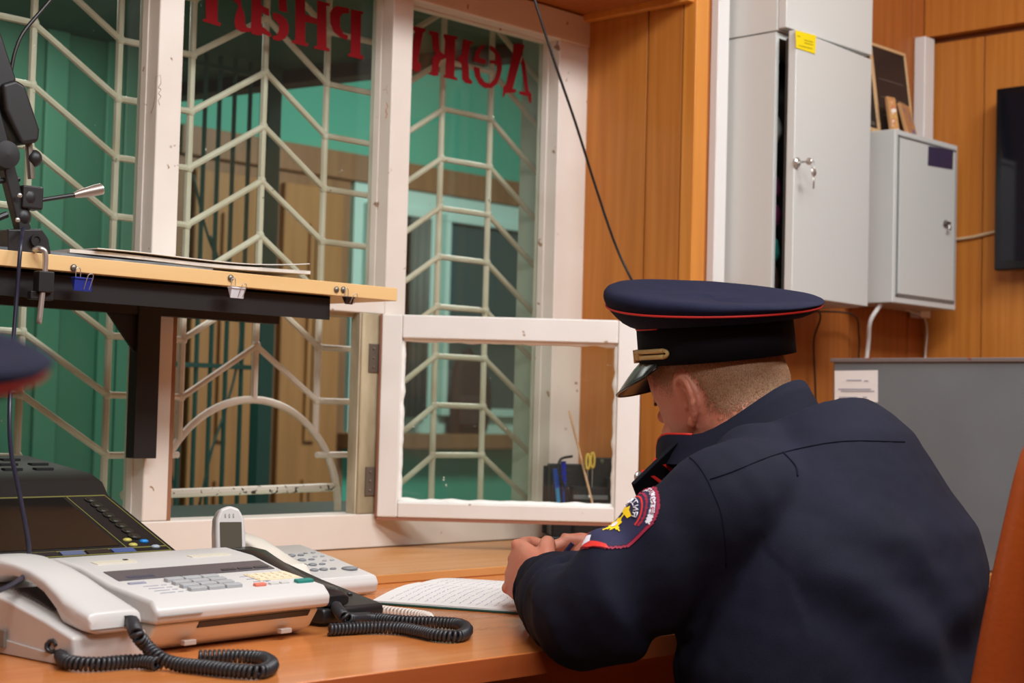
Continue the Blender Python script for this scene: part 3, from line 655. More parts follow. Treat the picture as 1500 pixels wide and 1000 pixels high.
# small right cabinet
rc = thing('small_cabinet', (3.44, 2.02, 1.27), 'smaller light grey wall cabinet with a dark plate and lock in the corner', 'cabinet')
x0r, x1r = 3.292, 3.588; yfr = 1.960
zbr = atY(1308, 443, yfr).z; ztr = atY(1311, 188, yfr).z
MB().box((x0r, yfr, zbr), (x1r, Yb_, ztr)).build('body', cab_m, rc, .003)
fr = MB(); w = .017
dd = MB().box((x0r + .018, yfr - .0045, zbr + .022), (x1r - .018, yfr - .0005, ztr - .020)).build('door', cab_m, rc, .001)
for lo, hi_ in (((x0r + .012, zbr + .016), (x1r - .012, zbr + .0195)), ((x0r + .012, ztr - .0165), (x1r - .012, ztr - .013)), ((x0r + .012, zbr + .016), (x0r + .0155, ztr - .013)), ((x1r - .0155, zbr + .016), (x1r - .012, ztr - .013))):
    fr.box((lo[0], yfr - .003, lo[1]), (hi_[0], yfr + .0005, hi_[1]))
fr.build('door_gap', mat('shadow_grey_gap', (120, 120, 118), .6), rc)
q = [atY(x, y, yfr - .005) for x, y in ((1360, 214), (1396, 220), (1395, 248), (1359, 242))]
plt = MB().prism(q, (0, -.001, 0)).build('name_plate', plate_m, dd, smooth=False)
lk = atY(1384, 327, yfr - .005)
MB().lathe(lk, [(.008, 0), (.008, .003), (.005, .006), (.001, .0065)], (0, -1, 0), 16).box(lk + V((-.012, -.012, -.003)), lk + V((.008, -.006, .003))).build('lock', metal_d, dd, smooth='auto')
MB().sphere(lk + V((.004, -.012, -.012)), .006, (1, .4, 1.2), 8, 6).build('key', metal, dd)
# cable glands under the cabinets
for x, y, z in ((2.86, 2.02, zb1), (2.99, 2.02, zb1)): MB().lathe((x, y, z), [(.010, 0), (.010, -.012), (.006, -.018), (.001, -.018)], (0, 0, 1), 12).build('cable_gland', metal_d, kc, smooth='auto')
# trunking and pipes
tag(MB().box((XA + .058, YB - .030, 1.325), (XA + .098, YB - .010, CZ)).build('cable_trunking', conduit, None, .002), 'white plastic cable trunking left of the tall grey cabinet', 'trunking')
tag(MB().box((XC - .075, YB - .042, 1.30), (XC - .028, YB - .010, 2.012)).build('cable_trunking', conduit, None, .003), 'white trunking in the corner above the smaller grey cabinet', 'trunking')
# framed dark picture and small icons on top of the small cabinet
tt = ztr
fp = thing('folding_frame', (3.38, 2.05, tt), 'dark two-panel picture in a thin tan frame leaning on top of the small cabinet', 'picture')
def leaning(x0, x1, y, z0, h, lean, thick):  # panel facing -Y leaning back
    a = math.radians(lean); R = Matrix.Rotation(-a, 3, 'X'); return R, V((x0, y, z0))
R = Matrix.Rotation(math.radians(-8), 3, 'X'); C = V((3.160, 2.025, tt + .001))
hh = .228; ww = .338
tan_f = mat('tan_wood_frame', (214, 176, 128), .5)
for lo, hi_ in (((0, 0, 0), (ww, .010, .010)), ((0, 0, hh - .008), (ww, .010, hh)), ((0, 0, .010), (.010, .010, hh - .008)), ((ww - .008, 0, .010), (ww, .010, hh - .008)), ((.166, 0, .010), (.180, .010, hh - .008))):
    MB().box(lo, hi_, R, C).build('frame_strip', tan_f, fp, .001, seg=1)
for a_, b_ in ((.010, .166), (.180, ww - .008)):
    pn = MB().box((a_, .002, .010), (b_, .008, hh - .008), R, C).build('dark_panel', mat('dark_picture', (34, 30, 32), .4), fp)
    ln = MB()
    for k in range(3): ln.box((a_ + .02, .0012, .05 + k * .045), (b_ - .02, .002, .0525 + k * .045), R, C)
    ln.box((a_ + .04, .001, .016), (b_ - .01, .002, .026), R, C)
    ln.build('faint_lines', mat('faint_grey_print', (96, 84, 74), .6), pn)
def icon(xa, xb, y, hh, lean, cols, label, rz=0):
    R = rotz(rz) @ Matrix.Rotation(math.radians(-lean), 3, 'X'); C = V((xa, y, tt + .002)); w = xb - xa
    t = thing('small_icon', C, label, 'icon'); 
    MB().box((0, 0, 0), (w, .008, hh), R, C).build('board', mat('gilt_edge', (190, 140, 90), .5), t, .001)
    MB().box((.004, -.0008, .005), (w - .004, 0, hh - .005), R, C).build('printed_image', mat('icon_' + label[:6], cols[0], .5, rgb2=cols[1], scale=45, spots=cols[2], spot_scale=50, spot_amt=.1), t)
icon(3.318, 3.350, 1.985, .085, 10, ((214, 180, 110), (200, 90, 60), (240, 230, 220)), 'tiny orange and gold icon leaning on the dark frame, left one', -6)
icon(3.395, 3.462, 1.985, .085, 16, ((176, 120, 90), (200, 150, 70), (120, 110, 140)), 'small brownish icon leaning in front of the dark frame, right one', 10)
# television
tvp = [atX(1459, 130, XC - .075), atX(1457, 396, XC - .075)]
tv = thing('television', (XC - .05, tvp[0].y - .36, tvp[1].z), 'flat black television hung on the orange wall at the right edge', 'television')
ty1 = tvp[0].y; ty0 = ty1 - .78; tz0, tz1 = tvp[1].z, tvp[0].z
MB().box((XC - .075, ty0, tz0), (XC - .040, ty1, tz1)).build('housing', tv_m, tv, .004)
MB().box((XC - .0765, ty0 + .016, tz0 + .022), (XC - .0752, ty1 - .016, tz1 - .016)).build('screen', tv_s, tv)
MB().box((XC - .040, (ty0 + ty1) / 2 - .1, (tz0 + tz1) / 2 - .1), (XC - .009, (ty0 + ty1) / 2 + .1, (tz0 + tz1) / 2 + .1)).build('wall_mount', black_st, tv, .002)
# cables
def cable(name, pts, r, m, label, n=10, seg=8): return tag(MB().tube(bez(pts, n), r, seg).build(name, m, smooth=True), label, 'cable')
cable('cable', [atY(775, -25, 2.16), atY(790, 22, 2.15), atY(812, 90, 2.14), atY(843, 180, 2.13), atY(873, 275, 2.12), (atY(903, 362, 2.10)), atY(935, 430, 2.07), atY(985, 540, 2.06), atY(1030, 700, 2.06)], .0027, mat('black_cable', (24, 22, 22), .4), 'black cable slanting down in front of the window corner to behind the cap')
cable('cable', [(2.985, 2.02, zb1 - .016), atY(1247, 460, 2.04), atY(1258, 490, 2.06), atY(1257, 530, 2.07), atY(1250, 600, 2.08)], .0022, MATS['black_cable'], 'thin black cable hanging below the tall cabinet beside the white lead')
cable('cable', [(2.862, 2.02, zb1 - .016), atY(1198, 455, 2.03), atY(1192, 500, 2.06), atY(1194, 560, 2.07), atY(1196, 640, 2.08)], .0022, MATS['black_cable'], 'thin black cable hanging below the tall cabinet just right of the cap')
cable('cable', [(3.31, 2.00, zbr), atY(1275, 470, 2.02), atY(1272, 500, 2.04), atY(1269, 530, 2.05), atY(1262, 600, 2.06)], .0052, conduit, 'thick white lead dropping from the small cabinet behind the steel box')
cable('cable', [(3.50, 2.05, zbr), atY(1356, 470, 2.07), atY(1355, 530, 2.075), atY(1354, 600, 2.075)], .0024, conduit, 'thin pale lead dropping from the right end of the small cabinet')
cable('cable', [atX(1385, 352, XC - .012), atX(1420, 348, XC - .014), atX(1450, 341, XC - .016), atX(1475, 335, XC - .02)], .0042, mat('beige_cable', (206, 176, 138), .5), 'beige cable running on the wall between small cabinet and television')

# ------------------------------------------------------------------ desk organiser behind the casement
og = thing('desk_organiser', (2.52, 2.25, .765), 'black desk organiser full of pens behind the open casement', 'organiser')
oc = atZ(868, 792, .765); oc = V((2.545, 2.235, .765)); RO = rotz(-40)
def ob(lo, hi_, m=None): return (m or MB()).box(lo, hi_, RO, oc)
ob((-.085, -.05, 0), (.085, .05, .018)).build('base', black_pl, og, .004)
def cup(x0, x1, y0, y1, h, nm='compartment'):
    m = MB(); w = .003
    ob((x0, y0, .018), (x0 + w, y1, h), m); ob((x1 - w, y0, .018), (x1, y1, h), m); ob((x0 + w, y0, .018), (x1 - w, y0 + w, h), m); ob((x0 + w, y1 - w, .018), (x1 - w, y1, h), m)
    m.build(nm, black_pl, og, .001, seg=1)
cup(-.080, -.035, -.045, .0, .075); cup(-.035, .035, -.048, .0, .12); cup(.035, .080, -.045, .0, .14); cup(-.080, .0, .0, .045, .165); cup(.0, .080, .0, .045, .18)
ob((-.036, -.0515, .095), (.036, -.048, .104)).build('grey_rim', mat('smoke_plastic', (110, 116, 118), .3), og, .001)
def pen(x, y, tilt, az, L, r, m, label, m2=None, z0=.02, nm='pen', cat='pen'):
    b = oc + RO @ V((x, y, z0)); d = V((math.sin(tilt) * math.cos(az), math.sin(tilt) * math.sin(az), math.cos(tilt)))
    t = thing(nm, b, label, cat)
    MB().tube([b, b + d * .004, b + d * (L - .004), b + d * L], [r * .5, r, r, r * .6], 10).build('barrel', m, t, smooth='auto')
    if m2: MB().tube([b + d * (L * .72), b + d * (L + .002)], r * 1.25, 10).build('cap', m2, t, smooth='auto')
pen(-.055, -.02, .12, 2.5, .135, .0045, cyan_pl, 'light blue pen leaning in the left of the organiser', blue_pl)
pen(-.045, -.012, .06, 2.0, .15, .0045, blue_pl, 'dark blue pen upright in the left of the organiser', mat('blue_cap', (20, 40, 170), .3))
pen(.055, -.02, .05, .5, .15, .004, mat('pale_violet_plastic', (120, 120, 160), .3), 'pale violet pen in the right of the organiser')
b0 = V(atY(856, 690, 2.22)); b1 = V(atY(834, 602, 2.30))
stt = thing('wooden_stick', b0, 'long thin wooden stick leaning out of the organiser to the left', 'stick')
MB().tube([b0 + (b0 - b1) * .55, b1], .0026, 8).build('shaft', pencil_m, stt, smooth='auto')
sc = thing('scissors', oc + V((0, 0, .1)), 'scissors with two yellow handle loops standing in the organiser', 'scissors')
for px in (861, 868):
    c = atY(px, 676 if px == 861 else 674, 2.215); d1 = V((.6, -.8, 0)) * .25
    lp = [c + R0 * (.0038 * math.cos(a)) + V((0, 0, .016 * math.sin(a))) + F0 * (.004 * math.sin(a)) for a in [2 * math.pi * k / 18 for k in range(18)]]
    MB().tube(lp, .0026, 8, closed=True).build('handle_loop', yellow_pl, sc, smooth=True)
    MB().beam(c + V((0, 0, -.016)), c + V((0, 0, -.11)), .002, .008, up=F0).build('blade', metal, sc)
for k in range(3):
    p = atY(818 + k * 2, 688 + k * 9, 2.24)
    tag(MB().tube([p + R0 * -.003, p + R0 * .026], .0008, 6).build('wire', black_st, og))
aw = [atY(x, y, 2.25) for x, y in ((822, 672), (818, 685), (822, 702), (829, 718), (830, 735))]
MB().tube(bez([atY(838, 668, 2.25)] + aw, 6), .0028, 8).build('curved_arm', black_pl, og, smooth=True)
ob((-.088, .045, .018), (.088, .050, .16)).build('back_plate', black_pl, og, .002)
pt = MB().sphere(atY(882, 676, 2.2), .006, (1, .4, 1), 10, 6).build('olive_token', mat('olive_token', (70, 80, 52), .5), og, smooth=True)

# ================================================================== ON THE DESK
FO = V((.93, 1.555, DZ)); FR = rotz(5)
def F(x, y, z): return FO + FR @ V((x, y, z))
def fb(lo, hi_, m=None): return (m or MB()).box(lo, hi_, FR, FO)
def fprism(profile_yz, x0, x1, m=None, R=None, O=None):
    R = R or FR; O = O if O is not None else FO
    return (m or MB()).prism([O + R @ V((x0, y, z)) for y, z in profile_yz], R @ V((x1 - x0, 0, 0)))
fx = thing('fax_machine', F(.2, .1, 0), 'white desktop fax machine with a handset at its left, keypad and long display', 'fax machine')
XL, XR = .106, .382
fprism([(.012, .012), (-.004, .036), (.2, .036), (.205, .008), (.03, .002)], XL + .006, XR - .012).build('lower_body', cream_pl, fx, .004)
fprism([(-.010, .0365), (-.013, .052), (.0, .064), (.078, .076), (.135, .091), (.185, .097), (.215, .094), (.222, .0365)], XL, XR).build('upper_body', white_pl, fx, .006, seg=3)
fprism([(.0005, .0265), (-.0045, .0345), (.02, .035), (.02, .0265)], XL + .07, XR - .028).build('paper_slot', black_pl, fx, .001)
for x in (XL + .05, XR - .075): fb((x, -.002, .008), (x + .018, .006, .014)).build('foot', mat('clear_grey_foot', (176, 160, 150), .4), fx, .001)
# top panels follow the slope
def slope(y):
    P = [(0, .064), (.078, .076), (.135, .091), (.185, .097), (.215, .094)]
    for a, b in zip(P, P[1:]):
        if y <= b[0]: return a[1] + (b[1] - a[1]) * (y - a[0]) / (b[0] - a[0])
    return .094
def pad(x0, x1, y0, y1, h=.002, m=None, skew=0.0):
    m = m or MB(); a = slope(y0) + .0001; b = slope(y1) + .0001
    vs = [F(x0, y0, a - .001), F(x1, y0, a - .001), F(x1, y1, b - .001), F(x0, y1, b - .001), F(x0, y0, a + h), F(x1, y0, a + h), F(x1, y1, b + h), F(x0, y1, b + h)]
    return m.add(vs, [(0, 3, 2, 1), (4, 5, 6, 7), (0, 1, 5, 4), (1, 2, 6, 5), (2, 3, 7, 6), (3, 0, 4, 7)])
lcd = pad(XL + .018, XR - .012, .082, .112, .001).build('display_strip', dark_lcd, fx)
for k in range(3): pad(XR - .095 + k * .027, XR - .073 + k * .027, .086, .091, .002).build('display_button', mat('dark_button', (64, 62, 66), .3), lcd)
pad(XL + .035, XL + .075, .086, .092, .0014).build('lcd_window', mat('blue_grey_lcd', (70, 76, 92), .2), lcd)
for r in range(4):
    for c in range(3):
        k = pad(XL + .074 + c * .0275, XL + .0995 + c * .0275, .018 + r * .0145, .027 + r * .0145, .0045).build('key', grey_key, fx, .0012, seg=1)
kp = pad(XR - .078, XR - .008, .036, .068, .0012).build('one_touch_panel', tan_pl, fx, .0006, seg=1)
for r in range(3):
    for c in range(5): pad(XR - .075 + c * .0133, XR - .0645 + c * .0133, .039 + r * .0095, .0455 + r * .0095, .002).build('membrane_key', mat('pale_tan_key', (230, 216, 188), .5), kp)
pad(XR - .036, XR - .008, .012, .021, .004).build('start_key', teal, fx, .0012, seg=1)
pad(XR - .104, XR - .086, .014, .021, .0035).build('stop_key', red_key, fx, .0012, seg=1)
for x, y in ((.078, .016), (.060, .016)): pad(XR - x, XR - x + .014, y, y + .006, .0025).build('function_key', white_pl, fx, .0008, seg=1)
pad(XL + .022, XL + .046, .066, .071, .0015).build('indicator', mat('grey_violet_label', (150, 150, 166), .5), fx)
tx = MB()
rr = random.Random(3)
for k in range(4):
    pad(XL + .032 + .004 * (3 - k) * 0, XL + .054, .022 + k * .0105, .0228 + k * .0105, .0006, tx)
    pad(XL + .058, XL + .066, .022 + k * .0105, .0228 + k * .0105, .0006, tx)
for k in range(4):
    for c in range(2): pad(XL + .186 + c * .016, XL + .198 + c * .016, .022 + k * .0125, .0228 + k * .0125, .0006, tx)
for k in range(5): pad(XL + .204, XL + .208, .02 + k * .011, .0212 + k * .011, .0006, tx)
tx.build('printed_marks', ink, fx, smooth=False)
pad(XL + .028, XL + .088, .137, .152, .0012).build('lid_window', mat('cream_inset', (214, 206, 188), .4), fx, .0006, seg=1)
pad(XR - .10, XR - .035, .140, .152, .0012).build('lid_window', MATS['cream_inset'], fx, .0006, seg=1)
pad(XL + .074, XL + .080, .146, .150, .002).build('lid_stud', black_pl, fx)
# raised left keypad apron seam
fb((XL + .001, -.0138, .046), (XL + .066, -.0125, .047)).build('seam_line', mat('seam_grey', (150, 144, 140), .6), fx)
# cradle and handset of the fax
cr = fprism([(.0, .0), (-.004, .016), (-.003, .032), (.05, .046), (.13, .063), (.215, .072), (.222, .0)], .0, .100).build('handset_cradle', white_pl, fx, .004, seg=3)
fprism([(.01, .001), (.01, .010), (.2, .022), (.2, .001)], -.0025, .003).build('side_groove', mat('seam_grey2', (196, 190, 186), .5), cr, .001)
for k in range(15):
    y = .072 + k * .0052; z = .046 + (y - .05) * .215 + .0012
    MB().box((.026, y, z), (.074, y + .0018, z + .0026), FR, FO).build('speaker_slat', mat('dark_slat', (92, 86, 84), .6) if k % 1 == 0 else cream_pl, cr)
jk = MB().box((-.006, .15, .012), (-.002, .20, .030), FR, FO).build('jack_panel', mat('beige_jack_panel', (206, 200, 178), .5), cr, .001)
for y in (.158, .174): MB().box((-.0072, y, .017), (-.0058, y + .008, .025), FR, FO).build('jack_socket', mat('dark_blue_socket', (24, 34, 60), .3), jk)
MB().box((-.0062, .115, .008), (-.0022, .130, .028), FR, FO).build('grey_switch', mat('grey_switch', (120, 118, 114), .5), cr, .001)
# handset: arched loft
hs = MB(); rings = []
HP = [(-.014, .036, .050, .034), (-.010, .034, .058, .036), (.01, .036, .064, .037), (.035, .040, .072, .037), (.05, .052, .077, .034), (.08, .070, .088, .031), (.11, .080, .096, .030), (.14, .084, .101, .031), (.162, .082, .104, .034), (.18, .074, .105, .036), (.205, .070, .104, .036), (.222, .070, .099, .034)]
for y, zl, zh, hw in HP:
    ring = []
    for k in range(20):
        a = 2 * math.pi * k / 20; ca, sa = math.cos(a), math.sin(a)
        px_ = math.copysign(abs(ca) ** .45, ca) * hw; pz = (zl + zh) / 2 + math.copysign(abs(sa) ** .5, sa) * (zh - zl) / 2
        ring.append(F(.049 + px_, y, pz))
    rings.append(ring)
hso = hs.loft(rings).build('handset', white_pl, fx, .003, seg=2)
fb((.016, -.0155, .040), (.082, -.012, .0405)).build('parting_line', mat('seam_grey', (150, 144, 140), .6), hso)
fb((.060, -.0168, .040), (.069, -.012, .052)).build('cord_socket', black_pl, hso)
def dz(px, py, z): return atZ(px, py, z)
c1 = coil(bez([F(.066, -.020, .045), dz(200, 928, .789), dz(214, 945, .775), dz(232, 962, .7645), dz(258, 972, .7585), dz(300, 977, .7585), dz(345, 982, .7585), dz(382, 983, .7585), dz(398, 974, .7585), dz(385, 964, .7585), dz(345, 961, .7585), dz(290, 962, .7585)], 10), .0060, .0024, 195)
cc = tag(c1.build('coiled_cord', cord_m, None, smooth=True), 'black coiled cord from the fax handset looping on the desk in front', 'cord')
cd2 = coil(bez([F(-.004, .03, .02), dz(88, 952, .762), dz(96, 968, .7595), dz(140, 972, .7585), dz(200, 968, .7585), dz(232, 972, .7585)], 10), .0060, .0024, 195)
tag(cd2.build('coiled_cord', cord_m, None, smooth=True), 'black coiled cord lying along the foot of the fax cradle at the left', 'cord')

# black corded phone right of the fax
BO = V((1.350, 1.640, DZ)); BR = rotz(4)
bp_ = thing('black_telephone', BO, 'black corded telephone between the fax machine and the white telephone', 'telephone')
fprism([(0, .004), (-.003, .016), (.0, .024), (.12, .046), (.20, .064), (.212, .060), (.212, .004)], 0, .112, None, BR, BO).build('body', black_pl, bp_, .004, seg=3)
def bz(y): return .0245 + y * .18
for r in range(4):
    for c in range(3):
        y = .045 + r * .016; x = .062 + c * .015
        p = BO + BR @ V((x, y, bz(y) + .001)); MB().sphere(p, .005, (1, .8, .5), 10, 6).build('key', mat('charcoal_key', (58, 57, 58), .4), bp_, smooth=True)
hs = []
for y, zl, zh, hw in [(.0, .026, .040, .022), (.01, .024, .048, .024), (.04, .032, .052, .023), (.07, .042, .056, .019), (.11, .056, .070, .018), (.14, .064, .080, .019), (.165, .066, .088, .023), (.192, .070, .090, .023), (.203, .074, .086, .020)]:
    ring = []
    for k in range(16):
        a = 2 * math.pi * k / 16; ca, sa = math.cos(a), math.sin(a)
        ring.append(BO + BR @ V((.026 + math.copysign(abs(ca) ** .5, ca) * hw, y, (zl + zh) / 2 + math.copysign(abs(sa) ** .55, sa) * (zh - zl) / 2)))
    hs.append(ring)
MB().loft(hs).build('handset', mat('black_gloss_plastic', (34, 33, 35), .25), bp_, .002)
c3 = coil(bez([BO + BR @ V((.02, -.004, .026)), dz(508, 905, .770), dz(540, 905, .7585), dz(585, 909, .7585), dz(640, 911, .7585), dz(672, 914, .7585), dz(684, 922, .7585), dz(672, 931, .7585), dz(640, 930, .7585), dz(615, 925, .7585), dz(585, 920, .7585), dz(540, 919, .7585), dz(482, 922, .7585)], 10), .0060, .0024, 195)
tag(c3.build('coiled_cord', cord_m, None, smooth=True), 'black coiled cord looping on the desk in front of the black telephone', 'cord')
c4 = coil(bez([dz(556, 893, .7585), dz(580, 896, .7585), dz(605, 899, .7585), dz(626, 903, .7585), dz(630, 908, .758)], 8), .0056, .0019, 160)
tag(c4.build('coiled_cord', cord_w, None, smooth=True), 'short white coiled cord beside the black one in front of the notebook', 'cord')

# white telephone behind
WO = V((1.452, 1.868, DZ)); WR = rotz(3)
wt = thing('white_telephone', WO, 'white corded telephone with round grey keys behind the black telephone', 'telephone')
fprism([(0.004, .002), (-.002, .018), (.004, .030), (.10, .050), (.18, .064), (.192, .060), (.192, .0165), (.100, .0165), (.100, .002)], 0, .205, None, WR, WO).build('body', white_pl, wt, .005, seg=3)
def wz(y): return .0296 + y * .202
def wq(x, y, h=0): return WO + WR @ V((x, y, wz(y) + h))
def wpad(x0, x1, y0, y1, h, name, m, bevel=.0008):
    vs = [wq(x0, y0, -.001), wq(x1, y0, -.001), wq(x1, y1, -.001), wq(x0, y1, -.001), wq(x0, y0, h), wq(x1, y0, h), wq(x1, y1, h), wq(x0, y1, h)]
    return MB().add(vs, [(0, 3, 2, 1), (4, 5, 6, 7), (0, 1, 5, 4), (1, 2, 6, 5), (2, 3, 7, 6), (3, 0, 4, 7)]).build(name, m, wt, bevel, seg=1)
wpad(.088, .130, .140, .162, .001, 'display', mat('grey_lcd', (110, 108, 104), .3))
for r in range(4):
    for c in range(3): MB().sphere(wq(.092 + c * .019, .045 + r * .025, .001), .0078, (1, .75, .35), 12, 6).build('key', mat('mid_grey_key', (132, 134, 138), .4), wt, smooth=True)
for r in range(4): MB().sphere(wq(.150, .045 + r * .025, .001), .0055, (1.2, .6, .35), 10, 6).build('side_key', mat('mid_grey_key', (132, 134, 138), .4), wt, smooth=True)
MB().sphere(wq(.180, .040, .001), .015, (1, .75, .22), 16, 6).build('round_key', mat('mid_grey_key', (132, 134, 138), .4), wt, smooth=True)
for r in range(3): 
    for c in range(2): MB().sphere(wq(.168 + c * .016, .085 + r * .022, .001), .004, (1.2, .6, .4), 8, 5).build('small_key', grey_key, wt, smooth=True)
hs = []
for y, zl, zh, hw in [(-.010, .030, .044, .024), (.0, .030, .056, .026), (.03, .036, .064, .026), (.055, .052, .074, .022), (.088, .066, .086, .020), (.12, .070, .092, .022), (.138, .068, .094, .026), (.158, .070, .092, .026), (.166, .076, .088, .022)]:
    ring = []
    for k in range(16):
        a = 2 * math.pi * k / 16; ca, sa = math.cos(a), math.sin(a)
        ring.append(WO + WR @ V((.034 + math.copysign(abs(ca) ** .55, ca) * hw, y, (zl + zh) / 2 + math.copysign(abs(sa) ** .6, sa) * (zh - zl) / 2)))
    hs.append(ring)
MB().loft(hs).build('handset', mat('ivory_handset_plastic', (226, 218, 206), .25), wt, .002)
# cordless handset standing in its base behind the fax
ctr = atD(341, 780, 2.30); ct = thing('cordless_telephone', (ctr.x, ctr.y, DZ), 'white cordless handset standing upright in its base behind the fax machine', 'telephone')
RB = rotz(-20) @ Matrix.Rotation(math.radians(-12), 3, 'X'); cb = V((ctr.x, ctr.y, DZ))
MB().box((-.034, -.034, 0), (.034, .045, .030), rotz(-20), cb).build('charging_base', white_pl, ct, .008, seg=3)
prof = [(-.021, .022), (-.0225, .05), (-.0225, .105), (-.021, .125), (-.014, .139), (0, .1435), (.014, .139), (.021, .125), (.0225, .105), (.0225, .05), (.021, .022)]
hb = MB().prism([cb + RB @ V((x, -.012, z)) for x, z in prof], RB @ V((0, .026, 0))).build('handset', white_pl, ct, .005, seg=3)
MB().box((-.016, -.0135, .080), (.016, -.0118, .119), RB, cb).build('screen', lcd_olive, hb, .0006, seg=1)
MB().box((-.0165, -.0138, .076), (.0165, -.0117, .081), RB, cb).build('screen_band', black_pl, hb)
MB().box((-.008, -.0143, .0778), (.008, -.0137, .0790), RB, cb).build('pale_lettering', patch_wh, hb)
for k in range(3): MB().box((-.008 + k * .006, -.0134, .126), (-.0066 + k * .006, -.0118, .131), RB, cb).build('earpiece_slot', grey_key, hb)
MB().box((-.004, -.0135, .066), (.012, -.0118, .070), RB, cb).build('soft_key', mat('grey_lcd', (110, 108, 104), .3), hb)
MB().prism([cb + RB @ V((-.023, 0, .05)), cb + RB @ V((-.030, 0, .045)), cb + RB @ V((-.023, 0, .064))], RB @ V((0, .012, 0))).build('teal_tab', teal, ct)

# black sloping console under the shelf
KO = V((.70, 1.865, DZ)); KR = rotz(3)
cs = thing('console', KO + V((.3, .2, 0)), 'black sloping control console with a glossy dark screen under the shelf', 'console')
KW = .615
cpf = [(.02, .0), (.005, .072), (.02, .080), (.19, .150), (.205, .168), (.235, .180), (.41, .200), (.425, .190), (.425, .0165), (.085, .0165), (.085, .0)]
fprism(cpf, 0, KW, None, KR, KO).build('housing', mat('console_black', (17, 16, 16), .5), cs, .006, seg=3)
def ks(y): return .080 + (y - .02) * (.070 / .17)
def kpad(x0, x1, y0, y1, h, name, m, par=cs, sh=0.0):
    f = lambda x, y, d: KO + KR @ V((x, y, ks(y) + d))
    vs = [f(x0, y0, -.001), f(x1, y0, -.001), f(x1, y1, -.001), f(x0, y1, -.001), f(x0, y0, h), f(x1, y0, h), f(x1, y1, h), f(x0, y1, h)]
    return MB().add(vs, [(0, 3, 2, 1), (4, 5, 6, 7), (0, 1, 5, 4), (1, 2, 6, 5), (2, 3, 7, 6), (3, 0, 4, 7)]).build(name, m, par)
scm = mat('glossy_dark_screen', (30, 28, 26), .06)
scr = kpad(.12, KW - .085, .042, .182, .0012, 'screen', scm)
yl = mat('olive_outline', (120, 116, 60), .5)
for a in ((.10, .1015, .034, .186), (KW - .078, KW - .0765, .034, .186), (KW - .012, KW - .0105, .022, .186)): kpad(*a, .001, 'outline', yl)
for a in ((.10, KW - .0105, .186, .1875), (.10, KW - .012, .034, .0352), (.10, KW - .0105, .0215, .0227)): kpad(*a, .001, 'outline', yl)
cols = [(30, 84, 130), (24, 26, 30), (30, 84, 130), (206, 206, 206), (30, 84, 130), (46, 40, 38), (30, 84, 130), (40, 38, 40), (90, 100, 130), (46, 40, 38), (70, 90, 140)]
for i, c in enumerate(cols): kpad(.105 + i * .0405, .141 + i * .0405, .0235, .0335, .0015, 'key_label', mat('strip_%d_%d' % (c[0], c[2]), c, .4))
for i in range(8):
    f = KO + KR @ V((KW - .045, .172 - i * .0155, ks(.172 - i * .0155) + .0012))
    MB().lathe(f, [(.009, 0), (.009, .001), (.006, .001), (.005, .0022), (.001, .0022)], (0, -.35, .94), 14).build('round_button', mat('dark_round_button', (44, 42, 36), .4), cs, smooth='auto')
for x, y, c in ((KW - .038, .050, (26, 130, 210)), (KW - .062, .056, (190, 180, 90)), (KW - .062, .042, (190, 190, 180)), (KW - .03, .034, (160, 170, 180))):
    MB().sphere(KO + KR @ V((x, y, ks(y))), .007, (1, .8, .5), 12, 7).build('round_button', mat('knob_%d' % c[0], c, .3), cs, smooth=True)
vm = mat('vent_black', (8, 8, 8), .8)
for r in range(3):
    for c in range(9):
        x = .12 + c * .052 + (r % 2) * .02; y = .262 + r * .045; z = .180 + (y - .235) * .114
        MB().box((x, y, z - .001), (x + .030, y + .012, z + .004), KR, KO).build('vent', vm, cs, .001, seg=1)

# notebook lying open
NO = V((1.571, 1.795, DZ)); NR = rotz(25)
nb = thing('notebook', NO, 'open notebook with handwritten white pages and dark green cover under the officer\'s hands', 'notebook')
NW, NH = .36, .285
MB().box((-.004, -NH - .004, .0003), (NW + .004, .004, .003), NR, NO).build('cover', green_cov, nb, .0008, seg=1)
def page_block(x0, x1, zf, name, th0=.003):
    n = 18; rings = []
    for i in range(n + 1):
        x = x0 + (x1 - x0) * i / n; z = zf(x)
        rings.append([NO + NR @ V(p) for p in ((x, -NH, .0031), (x, 0, .0031), (x, 0, z), (x, -NH, z))])
    return MB().loft(rings).build(name, mat('page_paper', (228, 224, 222), .8), nb, smooth='auto')
zl_ = lambda x: .0055 + .011 * math.sin(max(0, min(1, x / .17)) * math.pi * .62) ** 1.0 * (1 if x < .155 else 1)
zr_ = lambda x: .0055 + .009 * math.sin(max(0, min(1, (.36 - x) / .17)) * math.pi * .62)
pgL = page_block(0, .178, zl_, 'pages'); pgR = page_block(.182, .36, zr_, 'pages')
ln = MB(); rg = random.Random(5)
for side in (0, 1):
    for r in range(19):
        y = -NH + .018 + r * .0135; x = .014 + side * .182
        while x < .160 + side * .182:
            w = rg.uniform(.006, .018); x2 = min(x + w, .165 + side * .182)
            zf = zl_ if side == 0 else zr_
            segs = 4
            pts = [(x + (x2 - x) * k / segs, y + rg.uniform(-.0016, .0016)) for k in range(segs + 1)]
            for a, b in zip(pts, pts[1:]):
                za, zb = zf(a[0]) + .0003, zf(b[0]) + .0003; hw_ = .00045
                ln.add([NO + NR @ V(q) for q in ((a[0], a[1] - hw_, za), (b[0], b[1] - hw_, zb), (b[0], b[1] + hw_, zb), (a[0], a[1] + hw_, za))], [(0, 1, 2, 3)])
            x = x2 + rg.uniform(.002, .005)
hwm = ln.build('handwriting', mat('pale_blue_ink', (150, 154, 186), .8), nb, smooth=False); tag(hwm, kind='stuff')
